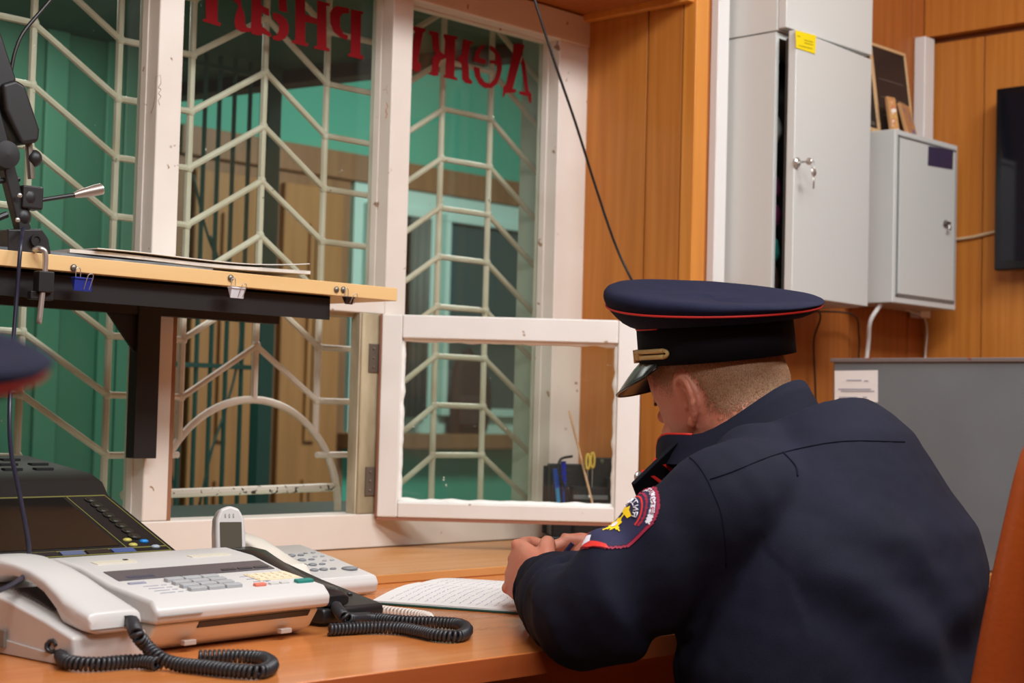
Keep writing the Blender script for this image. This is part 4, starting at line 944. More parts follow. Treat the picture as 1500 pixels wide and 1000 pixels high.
# boom arm clamped on the shelf
am = thing('boom_arm', atY(45, 370, SY + .05), 'black jointed desk arm clamped to the left of the shelf edge', 'arm')
YA = SY + .045
def ay(x, y, o=0): return atY(x, y, YA + o)
bl = mat('matte_black_arm', (30, 28, 30), .45)
q = [ay(*p, -.02) for p in ((12, 335), (62, 335), (72, 350), (76, 374), (12, 371))]
MB().prism(q, (0, .045, 0)).build('clamp_block', bl, am, .003)
MB().lathe(ay(52, 352, -.022), [(.009, 0), (.009, .004), (.006, .004), (.005, .002), (.001, .002)], (0, -1, 0), 16).build('clamp_hole', dark_in, am, smooth='auto')
sc_ = bez([atY(50, 366, SY + .0), atY(58, 364, SY - .012), atY(66, 370, SY - .016), atY(66, 395, SY - .016), atY(62, 430, SY - .016), atY(57, 474, SY - .016)], 5)
MB().tube(sc_, .0042, 10).build('clamp_screw', metal, am, smooth=True)
MB().box(atY(55, 428, SY - .012) + V((-.004, -.010, 0)), atY(72, 398, SY - .012) + V((.004, .008, 0))).box(atY(42, 432, SY - .008) + V((0, -.006, -.006)), atY(76, 432, SY - .008) + V((0, .006, .004))).build('clamp_jaw', bl, am, .002)
arms = [(-40, 20, 48, 330, .020, .030)]
MB().beam(ay(-70, -60), ay(34, 340), .020, .018, (0, 1, 0)).build('arm_bar', bl, am, .003)
MB().prism([ay(*p, -.018) for p in ((4, 122), (24, 116), (38, 124), (60, 190), (58, 208), (32, 212), (8, 160))], (0, .04, 0)).build('joint_cover', bl, am, .006, seg=3)
MB().prism([ay(*p, -.010) for p in ((-30, 30), (0, 40), (26, 118), (6, 140), (-30, 90))], (0, .026, 0)).build('arm_cover', bl, am, .005)
MB().lathe(ay(12, 226, -.03), [(.001, 0), (.020, .002), (.021, .014), (.021, .04), (.001, .05)], (0, 1, 0), 24).build('tension_knob', bl, am, smooth='auto')
MB().tube([ay(42, 210), ay(46, 262)], .0055, 10).build('spindle', metal_d, am, smooth='auto')
for x, y, r in ((38, 290, .018), (32, 318, .014), (50, 232, .012)): MB().sphere(ay(x, y), r, (1, .9, 1.1), 14, 9).build('swivel_joint', bl, am, smooth=True)
MB().box(ay(26, 305) + V((0, -.014, 0)), ay(58, 275) + V((0, .014, 0))).build('swivel_block', bl, am, .003)
for x, y in ((29, 286), (26, 322)): MB().sphere(ay(x, y, -.017), .004, (1, .6, 1), 10, 6).build('bolt', metal, am, smooth=True)
MB().tube([ay(28, 262), ay(-30, 268)], .004, 8).build('side_rod', bl, am, smooth='auto')
MB().tube([ay(10, 314), ay(-30, 330)], .005, 8).build('side_rod', bl, am, smooth='auto')
mc = thing('gooseneck_microphone', ay(60, 292, -.01), 'small silver-tipped microphone on a thin black stalk beside the boom arm', 'microphone')
MB().tube([ay(48, 296, -.01), ay(60, 293, -.01), ay(112, 285, -.012)], .0035, 10).build('stalk', bl, mc, smooth='auto')
mh = MB().tube([ay(108, 286, -.012), ay(116, 284, -.012), ay(138, 279, -.012), ay(147, 277, -.012)], [.004, .0062, .0085, .0088], 16).build('head', mat('brushed_silver', (170, 156, 146), .35, metal=.7), mc, smooth='auto')
dx = (ay(147, 277, -.012) - ay(138, 279, -.012)).normalized()
MB().lathe(ay(147, 277, -.012), [(.0088, 0), (.0088, .0015), (.005, .0015), (.004, .0005), (.001, .0005)], dx, 16).build('tip_ring', metal, mc, smooth='auto')
cable('cable', [ay(96, -25, .0), ay(62, 14, .0), ay(34, 48, 0), ay(22, 76, 0), ay(16, 105, 0.0)], .0030, MATS['black_cable'], 'black cable arching over the top of the boom arm')
cable('cable', [atY(34, 335, SY + .02), atY(30, 362, SY - .015), atY(24, 440, SY - .02), atY(18, 520, SY - .03), atY(14, 600, SY - .05), atY(16, 660, SY - .10), atY(28, 720, SY - .2), (atY(42, 800, SY - .33)), atY(38, 838, SY - .42), atY(10, 860, SY - .50), atY(-30, 872, SY - .55)], .0030, mat('dark_blue_cable', (34, 36, 56), .35), 'dark cable hanging from the boom arm past the shelf to the fax handset')

# ================================================================== THE OFFICER
def remesh(mb, voxel, smooth_it, name, m, parent, deform=None, smooth_fac=.5):
    me = bpy.data.meshes.new('tmp'); me.from_pydata(mb.v, [], mb.f)
    bm = bmesh.new(); bm.from_mesh(me); bmesh.ops.recalc_face_normals(bm, faces=bm.faces); bm.to_mesh(me); bm.free()
    o = bpy.data.objects.new('tmp', me); COL.objects.link(o)
    r = o.modifiers.new('r', 'REMESH'); r.mode = 'VOXEL'; r.voxel_size = voxel
    s = o.modifiers.new('s', 'SMOOTH'); s.factor = smooth_fac; s.iterations = smooth_it
    dg = bpy.context.evaluated_depsgraph_get(); dg.update()
    out = bpy.data.meshes.new_from_object(o.evaluated_get(dg)); bpy.data.objects.remove(o)
    out.name = name
    if deform:
        nr = [v.normal.copy() for v in out.vertices]
        for v, n in zip(out.vertices, nr): v.co = deform(v.co.copy(), n)
    org = WORLD[parent.name]
    bvh = BVHTree.FromPolygons([v.co.copy() for v in out.vertices], [tuple(p.vertices) for p in out.polygons])
    for v in out.vertices: v.co -= org
    out.materials.clear(); out.materials.append(m); out.shade_smooth()
    ob_ = bpy.data.objects.new(name, out); COL.objects.link(ob_); ob_.parent = parent; WORLD[ob_.name] = org
    return ob_, bvh
def ering(c, a, b, ra, rb, n=28, p=1.0):
    c = V(c); out = []
    for k in range(n):
        t = 2 * math.pi * k / n; ca, sa = math.cos(t), math.sin(t)
        out.append(c + a * (math.copysign(abs(ca) ** p, ca) * ra) + b * (math.copysign(abs(sa) ** p, sa) * rb))
    return out
X_, Y_, Z_ = V((1, 0, 0)), V((0, 1, 0)), V((0, 0, 1))
off = thing('person', (1.76, 1.05, 0), 'seated person in navy uniform shirt and peaked cap writing at the desk', 'person')

# head frame
HC = V((1.772, 1.332, 1.058)) + R0 * .013
bow = math.radians(17)
hf = V((0, math.cos(bow), -math.sin(bow))); hu = V((0, math.sin(bow), math.cos(bow))); hsd = V((1, 0, 0))
lean = Matrix.Rotation(math.radians(-5), 3, V((0, 1, 0)))
hf, hu, hsd = lean @ hf, lean @ hu, lean @ hsd
yaw_ = Matrix.Rotation(math.radians(-8), 3, 'Z'); hf, hu, hsd = yaw_ @ hf, yaw_ @ hu, yaw_ @ hsd
def HP_(s, f, u): return HC + hsd * s + hf * f + hu * u
def head_mb():
    m = MB(); rings = []
    #  u, front, back, halfwidth
    P = [(-.128, .062, .030, .018), (-.120, .082, .012, .034), (-.105, .092, -.005, .047), (-.085, .094, -.040, .056), (-.06, .093, -.074, .063),
         (-.035, .092, -.095, .068), (-.01, .090, -.106, .072), (.015, .092, -.109, .076), (.04, .098, -.103, .079), (.065, .098, -.101, .079), (.09, .088, -.090, .072), (.112, .065, -.068, .056), (.126, .030, -.035, .03)]
    for u, fr, bk, hw in P:
        c = (fr + bk) / 2; h = (fr - bk) / 2
        rings.append(ering(HP_(0, c, u), hsd, hf, hw, h, 28, .92))
    m.loft(rings)
    # jaw corners, cheeks, brow, nose, lips, chin
    for sx in (-1, 1):
        m.sphere(HP_(sx * .048, .015, -.070), .026, (1, 1.3, 1.2), 14, 10)
        m.sphere(HP_(sx * .038, .060, -.030), .026, (1, .9, 1.2), 14, 10)
        m.sphere(HP_(sx * .026, .086, .028), .012, (1.6, .8, .6), 12, 8)
        m.sphere(HP_(sx * .013, .103, -.036), .009, (1, 1, .8), 10, 8)
        m.sphere(HP_(sx * .031, .083, .006), .0135, (1.1, .7, .75), 12, 8)
    m.tube([HP_(0, .090, .022), HP_(0, .102, .0), HP_(0, .114, -.022), HP_(0, .114, -.034)], [.007, .008, .010, .009], 12)
    m.sphere(HP_(0, .096, -.062), .012, (1.7, .6, .45), 12, 8); m.sphere(HP_(0, .093, -.074), .012, (1.6, .6, .5), 12, 8)
    m.sphere(HP_(0, .084, -.104), .020, (1.1, .8, .8), 12, 8)
    # ears
    for sx in (-1, 1):
        E = lambda a, b, o: HP_(sx * (.0745 + o * .62), -.014 + a * .98, .001 + b)
        helix = [E(.012, .008, -.006), E(.015, .022, .002), E(.008, .032, .009), E(-.004, .034, .014), E(-.016, .026, .020), E(-.021, .012, .022), E(-.019, -.004, .018), E(-.011, -.019, .011), E(-.003, -.028, .006), E(.005, -.031, .001), E(.009, -.024, -.004)]
        m.tube(bez(helix, 4), .0044, 8)
        m.sphere(E(.002, -.024, .002), .0075, (.6, 1, 1.1), 12, 8)
        m.tube(bez([E(.002, .022, .005), E(-.009, .016, .011), E(-.010, .0, .011), E(-.002, -.012, .005)], 4), .0032, 8)
        m.sphere(E(.009, -.002, -.001), .0055, (.8, .8, 1.3), 10, 8)
        rr_ = [[E(-.004 + ra * math.cos(2 * math.pi * k / 16), .003 + rb * math.sin(2 * math.pi * k / 16), o + (-ra * math.cos(2 * math.pi * k / 16)) * (.62 if o > -.009 else .2)) for k in range(16)] for o, ra, rb in ((-.012, .012, .022), (-.001, .0165, .027), (.003, .0165, .027))]
        m.loft(rr_)
    return m
bd = head_mb()
# neck and trunk (inside the clothes), arms, legs
NB = V((1.770, 1.205, .965))
bd.loft([ering(NB + V((0, -.015, -.06)), X_, V((0, .9, -.3)), .085, .062), ering(NB + V((0, .012, .03)), X_, V((0, .9, -.3)), .058, .056), ering(NB + V((.0, .048, .065)), X_, V((0, .9, -.35)), .066, .068),
         ering(HP_(0, -.040, -.045), hsd, hf, .066, .068), ering(HP_(0, -.038, -.005), hsd, hf, .066, .066), ering(HP_(0, -.025, .03), hsd, hf, .05, .06)])
TR = [(.46, 1.755, 1.03, .150, .105), (.60, 1.750, 1.035, .145, .105), (.72, 1.742, 1.06, .150, .110), (.82, 1.745, 1.09, .155, .105), (.90, 1.752, 1.125, .155, .095), (.955, 1.758, 1.16, .12, .075), (.985, 1.765, 1.185, .07, .055)]
bd.loft([ering((x, y, z), X_, Y_, a, b) for z, x, y, a, b in TR])
LS, LE, LW = V((1.578, 1.152, .930)), V((1.464, 1.272, .800)), V((1.622, 1.496, .794))
RS, RE, RW = V((1.925, 1.165, .908)), V((2.075, 1.380, .812)), V((1.872, 1.552, .812))
for S, E_, W_, sgn in ((LS, LE, LW, -1), (RS, RE, RW, 1)):
    bd.tube(bez([V((1.76, 1.15, .93)).lerp(S, .55), S, S.lerp(E_, .5), E_, E_.lerp(W_, .5), W_], 4), [.05] * 4 + [.048] * 4 + [.042] * 4 + [.036] * 4 + [.032] * 5 if False else .040, 16)
legs = {}
for sx in (-1, 1):
    hp = V((1.755 + sx * .09, 1.05, .52)); kn = V((1.755 + sx * .16, 1.50, .54)); an = V((1.755 + sx * .17, 1.52, .10))
    legs[sx] = (hp, kn, an)
    bd.tube(bez([hp, hp.lerp(kn, .5), kn, kn.lerp(an, .5), an], 4), .048, 14)
# hands
def hand(m, W_, fwd, pn, side, curl, thumb_side, spread=.0, s=1.0):
    """W_ wrist, fwd direction of palm, pn = direction out of the back of the hand, side = from little finger to index"""
    fwd = fwd.normalized(); side = (side - fwd * side.dot(fwd)).normalized(); pn = (pn - fwd * pn.dot(fwd) - side * pn.dot(side)).normalized()
    P = lambda f, u, o: W_ + fwd * f * s + side * u * s + pn * o * s
    m.loft([ering(P(-.03, 0, 0), side, pn, .029, .021, 16), ering(P(.0, 0, 0), side, pn, .029, .020, 16), ering(P(.025, .001, .001), side, pn, .038, .019, 16, .85), ering(P(.060, .0, .002), side, pn, .043, .0165, 16, .8),
            ering(P(.088, .0, .001), side, pn, .042, .0125, 16, .8), ering(P(.094, 0, 0), side, pn, .036, .009, 16, .8)])
    tips = []
    for i, (u, L) in enumerate(((-.031, .058), (-.0105, .073), (.0105, .080), (.031, .072))):
        a = curl[i]; d = fwd + side * (u * spread * 10); d.normalize(); p = P(.080, u, .0); pts = [P(.062, u * .95, .0), p]; rad = [.0085, .0092]
        ang = 0
        for j, fr in enumerate((.45, .30, .25)):
            ang += a[j]; dd = (d * math.cos(ang) - pn * math.sin(ang)); p = p + dd * (L * fr * s); pts.append(p); rad.append((.0086, .0078, .0066)[j])
        m.tube(bez(pts, 3), [r * s for r in [rad[min(int(k / 3), 4)] for k in range(len(pts) * 3 - 2)]], 10); m.sphere(p, .0066 * s, seg=10, rn=7); tips.append(p)
        m.sphere(P(.086, u, .006), .0088 * s, seg=10, rn=7)
    t0 = P(.018, .026 , -.006); t1 = P(.045, .046, -.016); t2 = P(.066, .046 - thumb_side * .012, -.032); t3 = P(.084, .034 - thumb_side * .02, -.040)
    m.tube(bez([t0, t1, t2, t3], 3), [.0135, .013, .012, .0115, .011, .0105, .010, .0095, .009, .0085][:10], 10); m.sphere(t3, .0085 * s, seg=10, rn=7)
    return tips, t3
# left hand standing on its little-finger edge, fingers curled, resting on the page
LT, LTh = hand(bd, LW + V((.012, .012, .005)), V((.30, .90, .20)), V((-.95, .30, .10)), V((.1, -.02, 1)), [(.75, 1.1, .7)] * 2 + [(.65, 1.0, .7)] * 2, .5, s=1.04)
# right hand holding the pen
RT_, RTh = hand(bd, RW + V((-.012, .014, .012)), V((-.66, .72, .02)), V((.55, .45, .65)), V((-.55, -.4, .72)), [(.8, 1.0, .6), (.8, .95, .6), (.62, .8, .5), (.50, .7, .4)], .5, s=.96)
def body_deform(p, n):
    return p + n * .0005 * noise.noise(p * 90)
body, body_bvh = remesh(bd, .0030, 3, 'body', skin, off, body_deform)
# eyes, brows, lips
for sx in (-1, 1):
    e_ = MB().sphere(HP_(sx * .029, .073, .004), .0120, seg=16, rn=10).build('eye', eye_m, off, smooth=True)
    MB().sphere(HP_(sx * .029, .0815, -.001), .0048, (1, .8, 1), 12, 8).build('iris', iris_m, e_, smooth=True)
    MB().sphere(HP_(sx * .029, .0745, .008), .0130, (1.1, .95, .66), 16, 10).build('eyelid', skin, off, smooth=True)
    MB().tube(bez([HP_(sx * .014, .093, .024), HP_(sx * .028, .093, .029), HP_(sx * .046, .080, .024)], 5), .0026, 8).build('eyebrow', brow_m, off, smooth=True)
    MB().tube(bez([HP_(sx * .018, .0835, .001), HP_(sx * .029, .0865, -.001), HP_(sx * .041, .079, .001)], 5), .0010, 6).build('eyelash', brow_m, off, smooth=True)
MB().tube(bez([HP_(-.024, .090, -.067), HP_(-.008, .1015, -.065), HP_(.008, .1015, -.065), HP_(.024, .090, -.067)], 5), [.001] * 1 + [.0038] * 14 + [.001], 8).build('lips', lip_m, off, smooth=True)

# cropped hair: shell over the back and sides of the head, fading at its edges
def hair_shell():
    me = body.data; org = WORLD[body.name]; vs = {}; V_, F_, A_ = [], [], []
    def w(p):
        q = p - HC; s = q.dot(hsd); f = q.dot(hf); u = q.dot(hu)
        if abs(s) > .079 and u < .05: return 0
        line = -.050 + max(0, f + .060) * .92          # nape low, rising to the temple
        if f > .012: line = .006 + (f - .012) * .75
        if f > .066: return 0
        a = (u - line) / .040
        if u > .10: a = min(a, (.11 - u) / .01)
        # keep the ear clear
        de = math.hypot((f + .014) / .024, (u - .002) / .036)
        if abs(s) > .05: a = min(a, (de - 1.0) / .35)
        return max(0, min(1, a))
    ws = [w(v.co + org) for v in me.vertices]
    for p in me.polygons:
        if max(ws[i] for i in p.vertices) > 0.001:
            idx = []
            for i in p.vertices:
                if i not in vs:
                    vs[i] = len(V_); V_.append(me.vertices[i].co + me.vertices[i].normal * .0014); A_.append(ws[i])
                idx.append(vs[i])
            F_.append(idx)
    m2 = bpy.data.meshes.new('hair'); m2.from_pydata(V_, [], F_); m2.shade_smooth()
    at = m2.attributes.new('fade', 'FLOAT', 'POINT')
    for i, a in enumerate(A_): at.data[i].value = a
    mt = bpy.data.materials.new('cropped_hair'); mt.use_nodes = True; nt = mt.node_tree; N = nt.nodes; L = nt.links; b = N['Principled BSDF']
    b.inputs['Roughness'].default_value = .75
    tc = N.new('ShaderNodeTexCoord'); mp = N.new('ShaderNodeMapping'); mp.inputs['Scale'].default_value = (1, 1, .35); L.new(tc.outputs['Object'], mp.inputs[0])
    nz = N.new('ShaderNodeTexNoise'); nz.inputs['Scale'].default_value = 900; nz.inputs['Detail'].default_value = 1; L.new(mp.outputs[0], nz.inputs['Vector'])
    r = N.new('ShaderNodeValToRGB'); r.color_ramp.elements[0].position = .35; r.color_ramp.elements[1].position = .68
    r.color_ramp.elements[0].color = (*s2l((128, 92, 66)), 1); r.color_ramp.elements[1].color = (*s2l((184, 144, 108)), 1); L.new(nz.outputs[0], r.inputs[0]); L.new(r.outputs[0], b.inputs['Base Color'])
    an = N.new('ShaderNodeAttribute'); an.attribute_name = 'fade'
    n2 = N.new('ShaderNodeMath'); n2.operation = 'MULTIPLY'; n2.inputs[1].default_value = .82; L.new(an.outputs['Fac'], n2.inputs[0])
    n3 = N.new('ShaderNodeMath'); n3.operation = 'GREATER_THAN'; 
    n4 = N.new('ShaderNodeMapRange'); n4.inputs[1].default_value = .30; n4.inputs[2].default_value = .70; L.new(nz.outputs[0], n4.inputs[0])
    L.new(n2.outputs[0], n3.inputs[0]); L.new(n4.outputs[0], n3.inputs[1])
    L.new(n3.outputs[0], b.inputs['Alpha'])
    m2.materials.append(mt); h = bpy.data.objects.new('hair', m2); COL.objects.link(h); h.parent = off; WORLD[h.name] = org
hair_shell()

# ---- uniform shirt
jk_ = MB()
TJ = [(.455, 1.755, 1.05, .20, .155), (.56, 1.752, 1.07, .218, .165), (.66, 1.745, 1.09, .232, .175), (.74, 1.740, 1.105, .232, .175), (.80, 1.742, 1.105, .222, .165), (.86, 1.748, 1.108, .214, .158), (.905, 1.757, 1.115, .206, .150), (.942, 1.756, 1.128, .184, .138), (.972, 1.762, 1.142, .158, .122), (.994, 1.768, 1.152, .132, .108), (1.010, 1.773, 1.172, .112, .098), (1.022, 1.777, 1.196, .098, .090)]
jk_.loft([ering((x, y, z), X_, V((0, 1, -max(0, (z - .955) * 8.0))), a, b, 36, .92) for z, x, y, a, b in TJ])
def sleeve(S, E_, W_, cuff):
    inner = V((1.76, 1.15, .945)).lerp(S, .55)
    pts = [inner, S, S.lerp(E_, .33), S.lerp(E_, .68), E_, E_.lerp(W_, .35), E_.lerp(W_, .7), W_, W_ + (W_ - E_).normalized() * .012]
    path = bez(pts, 5); rk = [.080, .080, .078, .074, .070, .064, .056, cuff, cuff - .001]
    rad = []
    for i in range(len(path)):
        f = i / 5; k = min(int(f), 7); t = f - k; rad.append(rk[k] * (1 - t) + rk[min(k + 1, 8)] * t)
    jk_.tube(path, rad, 24)
sleeve(LS, LE, LW, .044); sleeve(RS, RE, RW, .044)
jk_.sphere(LS + V((.01, .0, .002)), .077, seg=20, rn=14); jk_.sphere(RS + V((-.012, -.01, .004)), .074, seg=20, rn=14)
jk_.sphere((1.66, 1.245, .925), .048, (1.5, .9, 1.2), 16, 12); jk_.sphere((1.87, 1.24, .925), .048, (1.3, .9, 1), 16, 12)
jk_.sphere((1.668, 1.175, .985), .055, (1.4, 1, .9), 16, 12); jk_.sphere((1.855, 1.170, .965), .050, (1.4, 1, .8), 16, 12)
jk_.sphere((1.61, 1.17, .845), .098, (1, 1, 1.15), 16, 12)
armL = (LE - LS).normalized()
def ridge(x, w): return math.exp(-(x / w) ** 2)
def folds(p, n):
    d = 0.0
    # compression folds round the inside of the elbows and along the sleeves
    for S, E_, W_ in ((LS, LE, LW), (RS, RE, RW)):
        a = (E_ - S); L = a.length; a = a / L; t = (p - S).dot(a); q = (p - S) - a * t
        if q.length < .09 and 0 < t < L + .05:
            d += .0055 * math.sin(t * 75 + 2.5 * noise.noise(p * 14) + q.z * 30) * ridge(t - L * .8, .09)
        b = (W_ - E_); Lb = b.length; b = b / Lb; t2 = (p - E_).dot(b); q2 = (p - E_) - b * t2
        if q2.length < .08 and -.02 < t2 < Lb:
            d += .0045 * math.sin(t2 * 95 + 3 * noise.noise(p * 16)) * ridge(t2 - Lb * .45, .10)
    if .5 < p.z < .98 and abs(p.x - 1.757) < .21:
        d += .010 * noise.noise(V((p.x * 9, p.y * 5, p.z * 4 + p.x * 3))) * (1 if p.z < .88 else (.98 - p.z) * 10)
        # drag folds running down from the left armpit
        v = (p.x - 1.60) * .75 + (p.z - .80) * .66
        d += .0065 * math.sin(v * 62 + 1.5 * noise.noise(p * 7)) * ridge(p.x - 1.63, .10) * ridge(p.z - .80, .11)
        # two soft vertical folds from the yoke pleats
        for xx in (1.69, 1.84): d += .004 * ridge(p.x - xx - (p.z - .88) * .1, .018) * max(0, min(1, (.93 - p.z) / .03)) * max(0, 1 - (.93 - p.z) / .25)
    # folds across the shoulder
    d += .0022 * math.sin((p.x * 40 + p.z * 60) + 2 * noise.noise(p * 11)) * ridge((p - (LS + V((0, .05, .0)))).length, .07)
    # a horizontal drag fold across the lower back
    if p.z < .95: d += .0055 * math.sin((p.z - .07 * math.sin((p.x - 1.6) * 6)) * 58 + 2 * noise.noise(p * 5)) * ridge(p.z - .80, .07) * ridge(p.x - 1.80, .16)
    d += .0009 * noise.noise(p * 45)
    return p + n * d
shirt, sb = remesh(jk_, .0055, 12, 'uniform_shirt', navy, off, folds)
# seams laid on the cloth
def on_shirt(px, py, o=.0006, bvh=sb):
    d = ray(px, py).normalized(); h = bvh.ray_cast(CAM, d)
    return None if h[0] is None else h[0] + h[1] * o
def seam(pts, r, name, m=navy_seam, n=6):
    P = [on_shirt(*p) for p in bez([V((x, y, 0)) for x, y in pts], n) for p in [(p.x, p.y)]]
    P = [p for p in P if p is not None]
    if len(P) > 3: MB().tube(P, r, 6).build(name, m, shirt, smooth=True)
seam([(1040, 702), (1075, 690), (1130, 668), (1180, 655), (1240, 646), (1325, 647)], .0007, 'yoke_seam')
seam([(1000, 662), (1020, 678), (1035, 700), (1045, 722), (1056, 750), (1062, 790), (1064, 830)], .0007, 'armhole_seam')
seam([(1146, 662), (1158, 674), (1166, 685), (1168, 697)], .0011, 'pleat')
# back collar and piped collar points
NCc = V((1.771, 1.262, .0))
def cring(h, a, b, zc, tilt, yc=1.262, n=40, f0=.0, f1=1.0): return [V((1.776 + a * math.cos(t), yc + b * math.sin(t), zc + tilt * .17 * max(0, -math.sin(t)) ** 1.7 - .065 * max(0, math.sin(t)) ** 6)) for t in [2 * math.pi * k / n for k in range(n)]]
col = MB()
col.loft([cring(0, .110, .118, .975, .42, 1.285), cring(0, .094, .112, 1.000, .45, 1.297), cring(0, .088, .109, 1.014, .45, 1.302), cring(0, .084, .105, 1.013, .45, 1.302), cring(0, .080, .098, .97, .45, 1.29)], caps=False)
cl = col.build('collar', navy, shirt, smooth=True)
rimc = cring(0, .087, .108, 1.0145, .45, 1.302)
MB().tube([rimc[k % 40] for k in range(3, 21)], .0018, 6).build('red_piping', red, cl, smooth=True)
# collar points at the front, edged in red, with a silver button beside
for sx in (-1, 1):
    c0, c1_, c2, c3_ = V((1.771 + sx * .068, 1.336, .985)), V((1.771 + sx * .030, 1.360, .978)), V((1.771 + sx * .052, 1.372, .925)), V((1.771 + sx * .092, 1.330, .945))
    MB().prism([c0, c1_, c2, c3_], (0, .004, .004)).build('collar_point', navy, cl, .001, seg=1)
    MB().tube([c1_ + V((0, .004, .004)), c2 + V((0, .004, .004)), c3_ + V((0, .004, .004))], .0016, 6).build('red_piping', red, cl, smooth=True)
# shoulder board in front of the left shoulder
for sx in (-1,):
    a = V((1.700, 1.330, .992)); b = V((1.640, 1.355, .935))
    bo = MB().beam(a, b, .042, .006, (-.2, .95, .2)).build('shoulder_board', black_band, shirt, .002)
    for k, f in enumerate((.35, .62)):
        q = a.lerp(b, f); MB().beam(q - V((.018, 0, -.008)), q + V((.018, 0, -.008)), .004, .0085, (-.2, .95, .2)).build('red_stripe', red, bo)
pb = atD(935, 698, 2.135)
MB().sphere(pb, .0075, (1, .6, 1), 14, 9).build('silver_button', metal, shirt, smooth=True)
# cuff edge
for W_, E_ in ((LW, LE), (RW, RE)):
    d = (W_ - E_).normalized(); a = d.cross(Z_).normalized(); b = a.cross(d)
    MB().tube(ering(W_ + d * .006, a, b, .0425, .0425, 28), .0022, 6, closed=True).build('cuff_edge', navy_seam, shirt, smooth=True)

# sleeve patch: shield mapped onto the sleeve
def sleeve_point(s, th, o=.0012):
    ax = armL; side = ax.cross(Z_).normalized(); up_ = side.cross(ax)
    base = LS + ax * s; d = (side * math.cos(th) + up_ * math.sin(th)); h = sb.ray_cast(base + d * .25, -d)
    if h[0] is None: return base + d * .064
    return h[0] + d * o
PS0, PTH = .118, None
def patch_pt(u, v, o):   # u along arm (-.055..+.055, + towards the shoulder), v across (-.04..+.04)
    return sleeve_point(PS0 - u, PTH0 + v / .060, o)
ax = armL; side = ax.cross(Z_).normalized(); up_ = side.cross(ax)
best = None
n0_ = armL.cross(F0); n0_ = -n0_ if n0_.dot(UP) < 0 else n0_; n0_.normalize(); tv_ = n0_ * math.cos(math.radians(14)) - F0 * math.sin(math.radians(14))
PTH0 = math.atan2(tv_.dot(up_), tv_.dot(side))
def patch_poly(poly, o, name, m, par, sub=5):
    """triangulated fan-free fill: clip to a fine grid in (u, v)"""
    us = [p[0] for p in poly]; vs = [p[1] for p in poly]; st_ = .0016 if (max(us) - min(us)) > .03 else .0007
    def inside(x, y):
        c = False; n = len(poly); j = n - 1
        for i in range(n):
            xi, yi = poly[i]; xj, yj = poly[j]
            if (yi > y) != (yj > y) and x < (xj - xi) * (y - yi) / (yj - yi) + xi: c = not c
            j = i
        return c
    nu = int((max(us) - min(us)) / st_) + 1; nv = int((max(vs) - min(vs)) / st_) + 1; idx = {}; m_ = MB(); f = []
    def vert(i, j):
        if (i, j) not in idx: idx[(i, j)] = len(m_.v); m_.v.append(patch_pt(min(us) + i * st_, min(vs) + j * st_, o))
        return idx[(i, j)]
    for i in range(nu):
        for j in range(nv):
            if inside(min(us) + (i + .5) * st_, min(vs) + (j + .5) * st_): m_.f.append((vert(i, j), vert(i + 1, j), vert(i + 1, j + 1), vert(i, j + 1)))
    return m_.build(name, m, par, smooth=True)
def shield(sc, top=0.0):
    P = []
    for k in range(13): a = math.pi * k / 12; P.append((.024 * sc + .034 * sc * math.sin(a), .040 * sc * math.cos(a)))
    P += [(-.01 * sc, -.040 * sc), (-.034 * sc, -.030 * sc), (-.052 * sc, -.013 * sc), (-.060 * sc, 0), (-.052 * sc, .013 * sc), (-.034 * sc, .030 * sc), (-.01 * sc, .040 * sc)]
    return P
pt_ = patch_poly(shield(1.0), .0012, 'sleeve_patch', maroon, shirt); pt_['label'] = 'shield-shaped embroidered sleeve patch with a yellow emblem and white lettering'
patch_poly(shield(.93), .0018, 'patch_field', patch_navy, pt_)
def arc_band(u0, r0, r1, a0, a1, n=16):
    P = [(u0 + r1 * math.sin(a0 + (a1 - a0) * k / n), r1 * math.cos(a0 + (a1 - a0) * k / n)) for k in range(n + 1)]
    return P + [(u0 + r0 * math.sin(a1 + (a0 - a1) * k / n), r0 * math.cos(a1 + (a0 - a1) * k / n)) for k in range(n + 1)]
patch_poly(arc_band(.014, .0335, .0395, .25, math.pi - .25), .0024, 'patch_title_band', patch_wh, pt_)
patch_poly(arc_band(.012, .0285, .0315, .02, math.pi - .02), .0024, 'patch_stripe', maroon, pt_)
patch_poly(arc_band(.010, .0245, .0268, .02, math.pi - .02), .0024, 'patch_stripe', red, pt_)
patch_poly([(-.030, -.032), (-.050, -.014), (-.057, 0), (-.050, .014), (-.030, .032), (-.030, .026), (-.042, .010), (-.046, 0), (-.042, -.010), (-.030, -.026)], .0024, 'patch_stripe', red, pt_)
patch_poly([(-.0435, -.009), (-.057, 0), (-.0435, .009), (-.038, .0)], .0028, 'patch_tip', patch_wh, pt_)
star = []
for k in range(16):
    a = math.pi * 2 * k / 16; r = (.0185 if k % 4 == 0 else .0115 if k % 2 == 0 else .0085) * (1.15 if k in (0,) else 1); star.append((-.008 + r * math.cos(a), r * .95 * math.sin(a)))
patch_poly(star, .0028, 'emblem', patch_ye, pt_)
patch_poly([(.008, -.010), (.014, -.013), (.016, -.004), (.020, 0), (.016, .004), (.014, .013), (.008, .010)], .0028, 'emblem', patch_ye, pt_)
patch_poly([(-.008 + .0048 * math.cos(a), .0048 * math.sin(a)) for a in [2 * math.pi * k / 12 for k in range(12)]], .0034, 'emblem_centre', patch_wh, pt_)
TXS = 1.0
